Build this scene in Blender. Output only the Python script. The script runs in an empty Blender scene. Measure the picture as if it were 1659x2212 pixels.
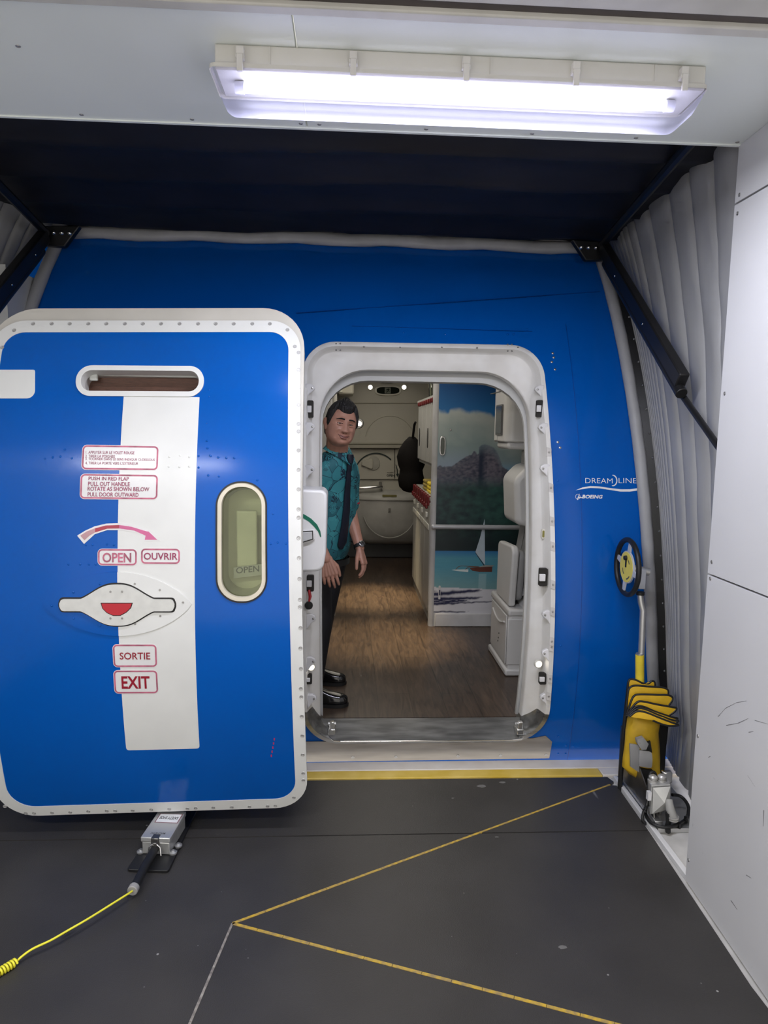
import bpy, bmesh, math, random
import numpy as np
from mathutils import Vector, Matrix, noise as mnoise
from mathutils.geometry import delaunay_2d_cdt
random.seed(7)
PI = math.pi
SC = bpy.context.scene
COL = SC.collection

# ------------------------------------------------------------------ camera
IW, IH, FPX = 1659, 2212, 1480.0
PITCH, ROLL, YAW, CH = 0.1188, 0.0161, 0.0549, 1.72
def cam_axes():
    F0 = Vector((math.sin(YAW), math.cos(YAW), 0)); R0 = Vector((math.cos(YAW), -math.sin(YAW), 0)); Z = Vector((0, 0, 1))
    F = F0*math.cos(PITCH) - Z*math.sin(PITCH); U0 = F0*math.sin(PITCH) + Z*math.cos(PITCH)
    return R0*math.cos(ROLL) + U0*math.sin(ROLL), U0*math.cos(ROLL) - R0*math.sin(ROLL), F
CR, CU, CF = cam_axes()
CAM = Vector((0, 0, CH))
cd = bpy.data.cameras.new('camera'); cam = bpy.data.objects.new('camera', cd); COL.objects.link(cam)
cd.sensor_fit = 'VERTICAL'; cd.sensor_height = 36.0; cd.lens = 36.0*FPX/IH; cd.clip_start = 0.05; cd.clip_end = 60
cam.matrix_world = Matrix(((CR.x, CU.x, -CF.x, 0), (CR.y, CU.y, -CF.y, 0), (CR.z, CU.z, -CF.z, CH), (0, 0, 0, 1)))
SC.camera = cam

# ------------------------------------------------------------------ world, exposure
world = bpy.data.worlds.new('world'); SC.world = world; world.use_nodes = True
wb = world.node_tree.nodes['Background']; wb.inputs[0].default_value = (1.0, 0.95, 0.88, 1); wb.inputs[1].default_value = 1.35
cy = SC.cycles; cy.max_bounces = 4; cy.diffuse_bounces = 3; cy.glossy_bounces = 2; cy.transmission_bounces = 4; cy.transparent_max_bounces = 6; cy.caustics_reflective = False; cy.caustics_refractive = False; cy.sample_clamp_indirect = 6.0; cy.use_adaptive_sampling = True; cy.adaptive_threshold = 0.07; cy.adaptive_min_samples = 12
vs = SC.view_settings
vs.view_transform = 'Standard'; vs.look = 'None'; vs.gamma = 1.0; vs.exposure = 0.0; vs.use_curve_mapping = False

def area_light(name, loc, size, power, color, rot=(0, 0, 0)):
    l = bpy.data.lights.new(name, 'AREA'); l.shape = 'RECTANGLE'; l.size, l.size_y = size; l.energy = power; l.color = color
    o = bpy.data.objects.new(name, l); COL.objects.link(o); o.location = loc; o.rotation_euler = rot
    return o
def spot_light(name, loc, target, power, color, angle, blend=1.0, radius=0.03):
    l = bpy.data.lights.new(name, 'SPOT'); l.energy = power; l.color = color; l.spot_size = angle; l.spot_blend = blend; l.shadow_soft_size = radius
    o = bpy.data.objects.new(name, l); COL.objects.link(o); o.location = loc
    o.rotation_euler = (Vector(target) - Vector(loc)).to_track_quat('-Z', 'Y').to_euler()
    return o
# behind the camera: tunnel luminaire mirrored in the door, then an added fill
area_light('unseen_light', (-1.55, 0.12, 2.62), (1.2, 0.13), 48, (0.97, 0.98, 1.0))
area_light('unseen_light', (0.3, -1.9, 2.62), (1.2, 0.16), 12, (1.0, 0.97, 0.92))  # unseen fill added to brighten the cab and its lower wall
# cabin lighting
area_light('cabin_light', (0.25, 5.6, 2.36), (0.9, 3.6), 21, (1.0, 0.92, 0.78))
spot_light('cabin_downlight', (0.25, 6.3, 2.36), (0.25, 6.25, 0.17), 480, (1.0, 0.80, 0.48), 0.62)
spot_light('cabin_downlight', (0.28, 4.95, 2.36), (0.26, 4.95, 0.17), 340, (1.0, 0.80, 0.48), 0.66)
# work lamp under the bridge lip that throws light up the hull
spot_light('dock_lamp', (1.27, 3.30, -0.10), (1.20, 3.46, 0.35), 5, (0.80, 0.90, 1.0), 1.9, 1.0, 0.04)

# ------------------------------------------------------------------ pixel helpers (used to size things on their own planes)
def ray(x, y): return CF + CR*((x - IW/2)/FPX) - CU*((y - IH/2)/FPX)
def on_z(x, y, z): d = ray(x, y); return CAM + d*((z - CH)/d.z)
def on_y(x, y, Y): d = ray(x, y); return CAM + d*(Y/d.y)
def on_x(x, y, X): d = ray(x, y); return CAM + d*(X/d.x)
HR, HZ = 2.9, 0.95                       # hull radius, height of its widest point
HULL_Y, DOOR_Y = 3.30, 2.65
def hull_y(z, Y0): return Y0 + HR - math.sqrt(max(HR*HR - (z - HZ)**2, 0.01))
def on_hull(x, y, Y0=HULL_Y):
    d = ray(x, y); t = 1.0
    for i in range(60):
        P = CAM + d*t; t *= hull_y(P.z, Y0)/P.y
    return P
def hull_surf(Y0):
    def s(x, z, off=0.0):
        sn = (z - HZ)/HR; cs = math.sqrt(max(1 - sn*sn, 0.01)); n = Vector((0, -cs, sn))
        return Vector((x, hull_y(z, Y0), z)) + n*off, n
    return s
HS, DS = hull_surf(HULL_Y), hull_surf(DOOR_Y)
def dxz(x, y): P = on_hull(x, y, DOOR_Y); return (P.x, P.z)
def hxz(x, y): P = on_hull(x, y, HULL_Y); return (P.x, P.z)

# ------------------------------------------------------------------ materials
MATS = {}
def mat(name, col, rough=0.5, metal=0.0, vary=0.08, scale=8.0, bump=0.0, bscale=60.0, emit=None, estr=0.0, spec=0.5, coat=0.0, alpha=None, trans=0.0, ior=1.45, stretch=(1, 1, 1), col2=None, rvary=0.0):
    if name in MATS: return MATS[name]
    m = bpy.data.materials.new(name); m.use_nodes = True; nt = m.node_tree; b = nt.nodes['Principled BSDF']; L = nt.links.new
    tc = nt.nodes.new('ShaderNodeTexCoord'); mp = nt.nodes.new('ShaderNodeMapping'); mp.inputs['Scale'].default_value = stretch
    L(tc.outputs['Object'], mp.inputs['Vector'])
    nz = nt.nodes.new('ShaderNodeTexNoise'); nz.inputs['Scale'].default_value = scale; nz.inputs['Detail'].default_value = 2
    L(mp.outputs[0], nz.inputs['Vector'])
    rp = nt.nodes.new('ShaderNodeValToRGB'); rp.color_ramp.elements[0].position = 0.3; rp.color_ramp.elements[1].position = 0.7
    c = tuple(col); c2 = tuple(col2) if col2 else tuple(min(1, v*(1 + vary)) for v in c); c1 = c if col2 else tuple(v*(1 - vary) for v in c)
    rp.color_ramp.elements[0].color = (*c1, 1); rp.color_ramp.elements[1].color = (*c2, 1)
    L(nz.outputs[0], rp.inputs[0]); L(rp.outputs[0], b.inputs['Base Color'])
    b.inputs['Roughness'].default_value = rough; b.inputs['Metallic'].default_value = metal; b.inputs['Specular IOR Level'].default_value = spec
    b.inputs['IOR'].default_value = ior
    if rvary:
        mr = nt.nodes.new('ShaderNodeMapRange'); mr.inputs['To Min'].default_value = rough - rvary; mr.inputs['To Max'].default_value = rough + rvary
        L(nz.outputs[0], mr.inputs['Value']); L(mr.outputs[0], b.inputs['Roughness'])
    if coat: b.inputs['Coat Weight'].default_value = coat; b.inputs['Coat Roughness'].default_value = 0.05
    if trans: b.inputs['Transmission Weight'].default_value = trans
    if alpha is not None: b.inputs['Alpha'].default_value = alpha
    if emit: b.inputs['Emission Color'].default_value = (*emit, 1); b.inputs['Emission Strength'].default_value = estr
    if bump:
        n2 = nt.nodes.new('ShaderNodeTexNoise'); n2.inputs['Scale'].default_value = bscale; n2.inputs['Detail'].default_value = 1; L(mp.outputs[0], n2.inputs['Vector'])
        bp = nt.nodes.new('ShaderNodeBump'); bp.inputs['Strength'].default_value = bump; bp.inputs['Distance'].default_value = 0.01
        L(n2.outputs[0], bp.inputs['Height']); L(bp.outputs[0], b.inputs['Normal'])
    MATS[name] = m
    return m
BLUE = mat('blue_paint', (0.0005, 0.090, 0.430), 0.16, vary=0.05, scale=2, spec=0.3)
WHITE = mat('white_paint', (0.74, 0.74, 0.72), 0.32, vary=0.03, scale=6)
WHITED = mat('worn_white_paint', (0.72, 0.70, 0.675), 0.45, scale=9, col2=(0.80, 0.79, 0.775))
CREAM = mat('cream_seal', (0.60, 0.57, 0.51), 0.5, vary=0.06, scale=5)
GREYP = mat('panel_grey', (0.86, 0.90, 0.86), 0.4, vary=0.03, scale=2)
WALLP = mat('wall_panel_white', (0.66, 0.655, 0.66), 0.42, vary=0.04, scale=3)
BLACK = mat('black_rubber', (0.012, 0.012, 0.013), 0.45)
DARK = mat('dark_recess', (0.02, 0.018, 0.016), 0.7)
STEEL = mat('brushed_steel', (0.52, 0.52, 0.52), 0.34, 0.95, vary=0.12, scale=10, stretch=(1, 6, 6))
ALU = mat('aluminium', (0.62, 0.62, 0.62), 0.38, 0.85, vary=0.06, scale=20)
CHROME = mat('chrome', (0.8, 0.8, 0.8), 0.15, 1.0)
YELLOW = mat('yellow_plastic', (0.80, 0.60, 0.03), 0.5, vary=0.08)
RED = mat('red_plastic', (0.42, 0.018, 0.025), 0.4)

# ------------------------------------------------------------------ mesh helpers
WM = {}
def tagp(o, label=None, cat=None, group=None, kind=None):
    if label: o['label'] = label
    if cat: o['category'] = cat
    if group: o['group'] = group
    if kind: o['kind'] = kind
    return o
def link(o, parent=None, M=None):
    COL.objects.link(o); M = M or Matrix.Identity(4)
    if parent is not None:
        o.parent = parent; o.matrix_parent_inverse = WM[parent].inverted()
    o.matrix_basis = M; WM[o] = M
    return o
def thing(name, label, cat, loc=(0, 0, 0), group=None):
    o = bpy.data.objects.new(name, None); o.empty_display_size = 0.05
    link(o, None, Matrix.Translation(Vector(loc))); return tagp(o, label, cat, group)
def mobj(name, me, parent=None, M=None):
    return link(bpy.data.objects.new(name, me), parent, M)
class MB:
    def __init__(s): s.v = []; s.f = []; s.n = {}
    def add(s, vs_, fs):
        b = len(s.v); s.v += [tuple(v) for v in vs_]; s.f += [tuple(i + b for i in f) for f in fs]; return s
    def box(s, x0, x1, y0, y1, z0, z1, M=None):
        vs_ = [Vector((x, y, z)) for z in (z0, z1) for y in (y0, y1) for x in (x0, x1)]
        if M: vs_ = [M @ v for v in vs_]
        return s.add(vs_, [(0, 2, 3, 1), (4, 5, 7, 6), (0, 1, 5, 4), (1, 3, 7, 5), (3, 2, 6, 7), (2, 0, 4, 6)])
    def rings(s, rings, closed=True, cap0=True, cap1=True, flip=False):
        n = len(rings[0]); b = len(s.v)
        for r in rings: s.v += [tuple(p) for p in r]
        fs = []
        for i in range(len(rings) - 1):
            for j in range(n if closed else n - 1):
                k = (j + 1) % n; q = (b + i*n + j, b + i*n + k, b + (i+1)*n + k, b + (i+1)*n + j)
                fs.append(q[::-1] if flip else q)
        if closed and cap0: fs.append(tuple(range(b + n - 1, b - 1, -1)) if not flip else tuple(range(b, b + n)))
        if closed and cap1:
            e = b + (len(rings) - 1)*n; fs.append(tuple(range(e, e + n)) if not flip else tuple(range(e + n - 1, e - 1, -1)))
        s.f += fs; return s
    def tube(s, pts, r, n=10, cap=True, flat=None):
        pts = [Vector(p) for p in pts]; rs = r if isinstance(r, (list, tuple)) else [r]*len(pts)
        rings = []; up = None
        for i, p in enumerate(pts):
            t = (pts[min(i+1, len(pts)-1)] - pts[max(i-1, 0)]).normalized()
            if up is None:
                up = Vector((0, 0, 1)) if abs(t.z) < 0.9 else Vector((0, 1, 0))
            a = t.cross(up)
            if a.length < 1e-6: a = t.orthogonal()
            a.normalize(); up = a.cross(t).normalized(); k = flat or 1.0
            rings.append([p + (a*math.cos(2*PI*j/n) + up*math.sin(2*PI*j/n)*k)*rs[i] for j in range(n)])
        return s.rings(rings, True, cap, cap, flip=True)
    def cyl(s, p0, p1, r0, r1=None, n=16): return s.tube([p0, p1], [r0, r0 if r1 is None else r1], n)
    def lathe(s, prof, origin, axis, n=20):
        q = Vector(axis).normalized().to_track_quat('Z', 'Y'); o = Vector(origin)
        return s.rings([[o + q @ Vector((r*math.cos(2*PI*j/n), r*math.sin(2*PI*j/n), h)) for j in range(n)] for r, h in prof], True, prof[0][0] > 1e-4, prof[-1][0] > 1e-4)
    def prism(s, poly, fn, d0, d1):
        n = len(poly); a = [fn(p[0], p[1], d0) for p in poly]; b = [fn(p[0], p[1], d1) for p in poly]
        return s.add(a + b, [tuple(range(n)), tuple(range(2*n - 1, n - 1, -1))] + [(i, n + i, n + (i+1) % n, (i+1) % n) for i in range(n)])
    def sphere(s, c, r, nu=16, nv=10, M=None):
        c = Vector(c); rr = r if isinstance(r, (tuple, list)) else (r, r, r); rings = []
        for i in range(nv + 1):
            t = -PI/2 + PI*i/nv; t = max(-PI/2 + 0.02, min(PI/2 - 0.02, t))
            ring = [Vector((rr[0]*math.cos(t)*math.cos(2*PI*j/nu), rr[1]*math.cos(t)*math.sin(2*PI*j/nu), rr[2]*math.sin(t))) for j in range(nu)]
            rings.append([c + (M @ p if M else p) for p in ring])
        return s.rings(rings)
    def mesh(s, name, material, smooth=40, recalc=True):
        me = bpy.data.meshes.new(name); me.from_pydata(s.v, [], s.f); me.update()
        if recalc:
            bm = bmesh.new(); bm.from_mesh(me); bmesh.ops.recalc_face_normals(bm, faces=bm.faces); bm.to_mesh(me); bm.free()
        if material: me.materials.append(material)
        if smooth:
            me.shade_smooth(); me.set_sharp_from_angle(angle=math.radians(smooth))
        return me
    def build(s, name, material, parent=None, smooth=40, bevel=0, seg=2, M=None, recalc=True, subd=0):
        o = mobj(name, s.mesh(name, material, smooth, recalc), parent, M)
        if bevel:
            b = o.modifiers.new('bevel', 'BEVEL'); b.width = bevel; b.segments = seg; b.limit_method = 'ANGLE'; b.angle_limit = math.radians(40); b.harden_normals = False
        if subd:
            m = o.modifiers.new('subd', 'SUBSURF'); m.levels = subd; m.render_levels = subd
        return o
def rpoly(cs, rad, n=8):
    """polygon with rounded corners"""
    out = []; N = len(cs); rad = rad if isinstance(rad, (list, tuple)) else [rad]*N
    for i in range(N):
        p = Vector(cs[i]).to_2d(); a = (Vector(cs[i-1]).to_2d() - p); b = (Vector(cs[(i+1) % N]).to_2d() - p)
        if rad[i] <= 0: out.append(tuple(p)); continue
        a.normalize(); b.normalize(); ang = math.acos(max(-1, min(1, a.dot(b)))); t = rad[i]/math.tan(ang/2)
        ctr = p + (a + b).normalized()*(rad[i]/math.sin(ang/2)); s0 = p + a*t - ctr; s1 = p + b*t - ctr
        a0 = math.atan2(s0.y, s0.x); da = (math.atan2(s1.y, s1.x) - a0 + PI) % (2*PI) - PI
        out += [(ctr.x + rad[i]*math.cos(a0 + da*k/n), ctr.y + rad[i]*math.sin(a0 + da*k/n)) for k in range(n + 1)]
    return out
def rrect(x0, x1, z0, z1, r, n=8): return rpoly([(x0, z0), (x1, z0), (x1, z1), (x0, z1)], r, n)
def inset(poly, d):
    """shrink a closed CCW/CW polygon by d (sign independent)"""
    N = len(poly); A = sum(poly[i][0]*poly[(i+1) % N][1] - poly[(i+1) % N][0]*poly[i][1] for i in range(N)); sg = 1 if A > 0 else -1
    out = []
    for i in range(N):
        p = Vector(poly[i]); a = (p - Vector(poly[i-1])); b = (Vector(poly[(i+1) % N]) - p)
        if a.length < 1e-7: a = b
        if b.length < 1e-7: b = a
        na = Vector((-a.y, a.x)).normalized(); nb = Vector((-b.y, b.x)).normalized(); m = (na + nb)
        m = m/max(m.length_squared, 0.2)*2
        out.append(tuple(p + m*d*sg))
    return out
def inpoly(x, y, P):
    c = False; j = len(P) - 1
    for i in range(len(P)):
        if (P[i][1] > y) != (P[j][1] > y) and x < (P[j][0]-P[i][0])*(y-P[i][1])/(P[j][1]-P[i][1]) + P[i][0]: c = not c
        j = i
    return c
def sheet(name, outer, holes, surf, off, thick, material, parent=None, gx=0.25, gz=0.06, back=True):
    """curved plate: outline and holes in (x,z), bent onto surf, with rim walls"""
    def dense(lp):
        o_ = []
        for i in range(len(lp)):
            a, c = lp[i], lp[(i+1) % len(lp)]; k = max(1, int(math.ceil(abs(c[1]-a[1])/gz)), int(math.ceil(abs(c[0]-a[0])/max(gx, 0.05))))
            o_ += [(a[0] + (c[0]-a[0])*t/k, a[1] + (c[1]-a[1])*t/k) for t in range(k)]
        return o_
    outer = dense(outer); holes = [dense(h) for h in holes]
    loops = [outer] + list(holes); pts = []; edges = []
    for lp in loops:
        b = len(pts); pts += [Vector(p) for p in lp]; edges += [(b + i, b + (i+1) % len(lp)) for i in range(len(lp))]
    xs = [p[0] for p in outer]; zs = [p[1] for p in outer]
    nx = max(1, int((max(xs)-min(xs))/gx)); nz_ = max(1, int((max(zs)-min(zs))/gz))
    for i in range(1, nx):
        for j in range(1, nz_):
            x = min(xs) + (max(xs)-min(xs))*i/nx; z = min(zs) + (max(zs)-min(zs))*j/nz_
            if inpoly(x, z, outer) and not any(inpoly(x, z, h) for h in holes): pts.append(Vector((x, z)))
    r = delaunay_2d_cdt(pts, edges, [], 0, 1e-6)
    V2 = r[0]; tris = []
    for f in r[2]:
        cx = sum(V2[i].x for i in f)/len(f); cz = sum(V2[i].y for i in f)/len(f)
        if inpoly(cx, cz, outer) and not any(inpoly(cx, cz, h) for h in holes):
            A = sum(V2[f[k]].x*V2[f[(k+1) % len(f)]].y - V2[f[(k+1) % len(f)]].x*V2[f[k]].y for k in range(len(f)))
            tris.append(tuple(f) if A > 0 else tuple(f)[::-1])
    v = []; nrm = []; fs = []
    for p in V2: q, n = surf(p.x, p.y, off); v.append(q); nrm.append(n)
    fs += tris
    if back:
        b = len(v)
        for p in V2: q, n = surf(p.x, p.y, off - thick); v.append(q); nrm.append(-n)
        fs += [tuple(i + b for i in t[::-1]) for t in tris]
    if thick > 0:
        for li, lp in enumerate(loops):
            N = len(lp); A = sum(lp[i][0]*lp[(i+1) % N][1] - lp[(i+1) % N][0]*lp[i][1] for i in range(N)); sg = (1 if A > 0 else -1)*(1 if li == 0 else -1)
            b = len(v)
            for i in range(N):
                t = Vector(lp[(i+1) % N]) - Vector(lp[i-1]); t = t.normalized() if t.length > 1e-8 else Vector((1, 0)); w = Vector((t.y, 0, -t.x))*sg
                for o_ in (off, off - thick):
                    q, n = surf(lp[i][0], lp[i][1], o_); v.append(q); nrm.append(w)
            for i in range(N):
                k = (i+1) % N; q = (b+2*i, b+2*i+1, b+2*k+1, b+2*k); fs.append(q if sg > 0 else q[::-1])
    me = bpy.data.meshes.new(name); me.from_pydata(v, [], fs); me.update(); me.materials.append(material); me.shade_smooth()
    me.normals_split_custom_set_from_vertices([tuple(n) for n in nrm])
    return mobj(name, me, parent)
def text2d(body, bold=0.0):
    cu = bpy.data.curves.new('txt', 'FONT'); cu.body = body; cu.size = 1.0; cu.resolution_u = 3; cu.offset = bold
    o = bpy.data.objects.new('txt', cu); COL.objects.link(o); dg = bpy.context.evaluated_depsgraph_get(); dg.update()
    me = o.evaluated_get(dg).to_mesh(); v = [(p.co.x, p.co.y) for p in me.vertices]; f = [tuple(p.vertices) for p in me.polygons]
    o.evaluated_get(dg).to_mesh_clear(); bpy.data.objects.remove(o); bpy.data.curves.remove(cu)
    return v, f
def lettering(name, body, box, fn, material, parent, bold=0.012, slant=0.0, keep=False, flipx=False):
    """text stretched to box=(x0,x1,z0,z1) and mapped through fn(x,z)->point"""
    v, f = text2d(body, bold); xs = [p[0] for p in v]; zs = [p[1] for p in v]
    x0, x1, z0, z1 = box; sx = (x1-x0)/(max(xs)-min(xs)); sz = (z1-z0)/(max(zs)-min(zs))
    if keep: sx = min(sx, sz*keep)
    pts = []
    for p in v:
        zz = (p[1]-min(zs))*sz; xx = (p[0]-min(xs))*sx + slant*zz
        pts.append(fn((x1 - xx) if flipx else (x0 + xx), z0 + zz))
    me = bpy.data.meshes.new(name); me.from_pydata([tuple(p) for p in pts], [], f if not flipx else [q[::-1] for q in f]); me.materials.append(material); me.update()
    return mobj(name, me, parent)
def decal_fn(surf, off): return lambda x, z: surf(x, z, off)[0]
def orient(n, up=Vector((0, 0, 1))):
    n = Vector(n).normalized(); x = up.cross(n); x = x.normalized() if x.length > 1e-5 else Vector((1, 0, 0)); y = n.cross(x)
    return Matrix(((x.x, y.x, n.x, 0), (x.y, y.y, n.y, 0), (x.z, y.z, n.z, 0), (0, 0, 0, 1)))
# shared fastener meshes (axis +Z)
SCREWM = mat('screw_metal', (0.42, 0.41, 0.40), 0.35, 0.8)
def screw_mesh(name, r, m1, hollow=True):
    b = MB()
    if hollow: b.lathe([(r, 0), (r*0.92, 0.0012), (r*0.72, 0.0012), (r*0.55, 0.0002), (r*0.25, 0.0002), (r*0.2, 0.0009), (0, 0.0009)], (0, 0, 0), (0, 0, 1), 12)
    else: b.lathe([(r, 0), (r*0.9, r*0.25), (r*0.5, r*0.45), (0, r*0.5)], (0, 0, 0), (0, 0, 1), 12)
    return b.mesh(name, m1, 30)
def place(me, name, pos, n, parent):
    return mobj(name, me, parent, Matrix.Translation(Vector(pos)) @ orient(n))

# ================================================================== THE BRIDGE CAB
CZ = 2.708                                # ceiling height
def wall_x(Y): return 1.331 - 0.045*(2.415 - Y)
# ---- floor: painted deck under rubber mat panels
deck = MB()
deck.box(-2.4, 1.75, -0.8, 3.225, -0.08, -0.012)
FLOOR = tagp(deck.build('floor', mat('deck_paint', (0.60, 0.585, 0.56), 0.5, scale=14, vary=0.1), None, 30), kind='structure')
def mat_material():
    m = mat('rubber_mat', (0.044, 0.041, 0.039), 0.40, vary=0.12, scale=3.5, bump=0.12, bscale=260, spec=0.42, rvary=0.06)
    nt = m.node_tree; L = nt.links.new; b = nt.nodes['Principled BSDF']; base = b.inputs['Base Color'].links[0].from_socket
    tc = nt.nodes.new('ShaderNodeTexCoord')
    def specks(scale, lo, rot, st):
        mp = nt.nodes.new('ShaderNodeMapping'); mp.inputs['Scale'].default_value = st; mp.inputs['Rotation'].default_value = (0, 0, rot); L(tc.outputs['Object'], mp.inputs[0])
        vo = nt.nodes.new('ShaderNodeTexVoronoi'); vo.inputs['Scale'].default_value = scale; L(mp.outputs[0], vo.inputs['Vector'])
        rp = nt.nodes.new('ShaderNodeValToRGB'); rp.color_ramp.elements[0].position = lo*0.6; rp.color_ramp.elements[0].color = (1, 1, 1, 1); rp.color_ramp.elements[1].position = lo; rp.color_ramp.elements[1].color = (0, 0, 0, 1)
        L(vo.outputs['Distance'], rp.inputs[0])
        nz = nt.nodes.new('ShaderNodeTexNoise'); nz.inputs['Scale'].default_value = scale*0.9; L(mp.outputs[0], nz.inputs['Vector'])
        gt = nt.nodes.new('ShaderNodeMath'); gt.operation = 'GREATER_THAN'; gt.inputs[1].default_value = 0.56; L(nz.outputs[0], gt.inputs[0])
        mu = nt.nodes.new('ShaderNodeMath'); mu.operation = 'MULTIPLY'; L(rp.outputs[0], mu.inputs[0]); L(gt.outputs[0], mu.inputs[1])
        return mu.outputs[0]
    cur = base
    for sc, lo, rot, st, k in ((7, 0.035, 0.5, (1, 1, 1), 0.35), (5, 0.055, -0.5, (1, 0.16, 1), 0.13), (16, 0.05, 0.2, (1, 1, 1), 0.16)):
        f = specks(sc, lo, rot, st); mx = nt.nodes.new('ShaderNodeMixRGB'); mx.blend_type = 'ADD'; ml = nt.nodes.new('ShaderNodeMath'); ml.operation = 'MULTIPLY'; ml.inputs[1].default_value = k
        L(f, ml.inputs[0]); L(ml.outputs[0], mx.inputs[0]); L(cur, mx.inputs[1]); mx.inputs[2].default_value = (0.9, 0.88, 0.85, 1); cur = mx.outputs[0]
    L(cur, b.inputs['Base Color'])
    return m
MATM = mat_material()
def fxy(x, y): P = on_z(x, y, 0); return (P.x, P.y)
apex, tipR, L2e = fxy(502, 1995), fxy(1318, 1695), (1.30, 1.592)
seamL, seamR = 2.749, 2.741
def line_at_y(a, b, y): t = (y - a[1])/(b[1] - a[1]); return (a[0] + (b[0]-a[0])*t, y)
sx = line_at_y(apex, tipR, 2.745)
L3e = (apex[0] - 0.055*(apex[1] + 0.8)/0.40, -0.8)
ex = 1.335
panels = [
    [(-2.4, 2.745), sx, tipR, (1.345, 3.16), (1.33, 3.213), (-2.4, 3.213)],           # far strip left of the groove
    [sx, (ex, 2.745), (1.345, 3.13), tipR],                                            # far strip right of the groove
    [apex, L2e, (1.29, 1.9), (ex, 2.745), sx],                                         # wedge between the two yellow edges
    [apex, sx, (-2.4, 2.745), (-2.4, -0.8), L3e],                                      # left
    [apex, L3e, (1.19, -0.8), L2e],                                                    # near
]
for pl in panels:
    b = MB(); q = inset(pl, 0.0035); b.prism(q, lambda x, y, d: Vector((x, y, d)), -0.012, 0.0)
    b.build('mat_panel', MATM, FLOOR, 30)
GOLD = mat('worn_yellow_edging', (0.62, 0.40, 0.03), 0.5, scale=55, col2=(0.30, 0.22, 0.10))
PALE = mat('worn_pale_edging', (0.36, 0.33, 0.29), 0.45, scale=60, col2=(0.16, 0.14, 0.13))
def edging(a, b, w, m, pieces, h=0.0015):
    a, b = Vector(a), Vector(b); d = (b - a)/pieces; t = d.normalized(); n = Vector((-t.y, t.x))*w/2
    for i in range(pieces):
        p, q = a + d*i + t*0.0008, a + d*(i+1) - t*0.0008; s = MB()
        s.prism([p - n, q - n, q + n, p + n], lambda x, y, z: Vector((x, y, z)), -0.011, h); s.build('edging_strip', m, FLOOR, 0)
sxv = Vector(sx); av = Vector(apex)
edging(tipR, sx, 0.009, GOLD, 5); edging(sx, apex, 0.0105, GOLD, 9)
edging(apex, (0.80, 1.779), 0.0115, GOLD, 13); edging((0.80, 1.779), L2e, 0.0115, GOLD, 5)
edging(apex, (apex[0]-0.055, apex[1]-0.40), 0.008, PALE, 2); edging((apex[0]-0.055, apex[1]-0.40), L3e, 0.008, PALE, 6)
# blots of dried paint on the mat
for (x, y, r) in ((1215, 2046, 0.018), (1040, 1698, 0.028), (1085, 1690, 0.018), (978, 1724, 0.008), (1073, 1808, 0.010)):
    P = on_z(x, y, 0); b = MB(); b.prism([(P.x + r*(0.7 + 0.3*random.random())*math.cos(k*PI/6), P.y + 0.55*r*(0.7+0.3*random.random())*math.sin(k*PI/6)) for k in range(12)], lambda x, y, z: Vector((x, y, z)), 0.0, 0.0006)
    b.build('paint_blot', mat('dried_paint', (0.16, 0.155, 0.15), 0.6), FLOOR, 0)
# front lip of the cab: yellow painted strip and pale bumper
b = MB(); b.box(-2.4, 1.31, 3.226, 3.30, -0.08, 0.001); lip = tagp(b.build('trim_1', mat('yellow_lip_paint', (0.60, 0.40, 0.03), 0.45, scale=7, col2=(0.78, 0.58, 0.16)), None, 30, bevel=0.004), kind='structure')
b = MB(); b.box(-2.4, 1.75, 3.302, 3.395, -0.08, 0.002); tagp(b.build('trim_2', mat('pale_lip_paint', (0.66, 0.60, 0.54), 0.5, scale=9, col2=(0.74, 0.70, 0.66)), None, 30, bevel=0.006), kind='structure')
b = MB(); b.box(1.312, 1.75, 3.228, 3.300, -0.08, 0.002); tagp(b.build('trim_3', MATS['pale_lip_paint'], None, 30, bevel=0.004), kind='structure')
# white kerb between mat and the recess with the leveller
b = MB(); b.prism([(1.338, 2.42), (1.352, 3.20), (1.372, 3.20), (1.362, 2.42)], lambda x, y, z: Vector((x, y, z)), -0.012, 0.012); tagp(b.build('trim_4', WALLP, None, 30, bevel=0.003), kind='structure')

# ---- ceiling
CEIL = bpy.data.objects.new('ceiling', None); link(CEIL); tagp(CEIL, kind='structure')
cseam = on_z(632, 40, CZ).x
for x0, x1 in ((-2.6, cseam - 0.002), (cseam + 0.002, 1.335)):
    b = MB(); b.box(x0, x1, -0.3, 2.413, CZ, CZ + 0.03); b.build('ceiling_panel', GREYP, CEIL, 30, bevel=0.002)
b = MB(); b.box(-2.0, 1.335, 2.405, 2.417, CZ - 0.004, CZ + 0.09); b.build('edge_trim', GREYP, CEIL, 30)
SCRS = screw_mesh('screw', 0.007, SCREWM)
for x, y in ((178, 250), (416, 260), (650, 269), (690, 271), (920, 281), (1148, 291), (1372, 300), (1590, 309), (42, 103)):
    P = on_z(x, y, CZ); place(SCRS, 'screw', (P.x, P.y - 0.008, CZ - 0.0005), (0, 0, -1), CEIL)
# curtain track that crosses the ceiling
b = MB(); b.box(-2.0, 1.33, 1.715, 1.752, CZ - 0.022, CZ); tr = b.build('track_lip', mat('track_beige', (0.60, 0.585, 0.54), 0.4), CEIL, 30, bevel=0.005)
b = MB(); b.box(-2.0, 1.33, 1.690, 1.716, CZ - 0.009, CZ + 0.001); b.build('track_groove', mat('track_dark', (0.09, 0.075, 0.07), 0.6), CEIL, 30)
b = MB(); b.box(-2.0, 1.33, 1.55, 1.690, CZ - 0.012, CZ); b.build('track_lip', MATS['track_beige'], CEIL, 30, bevel=0.006)

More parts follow.
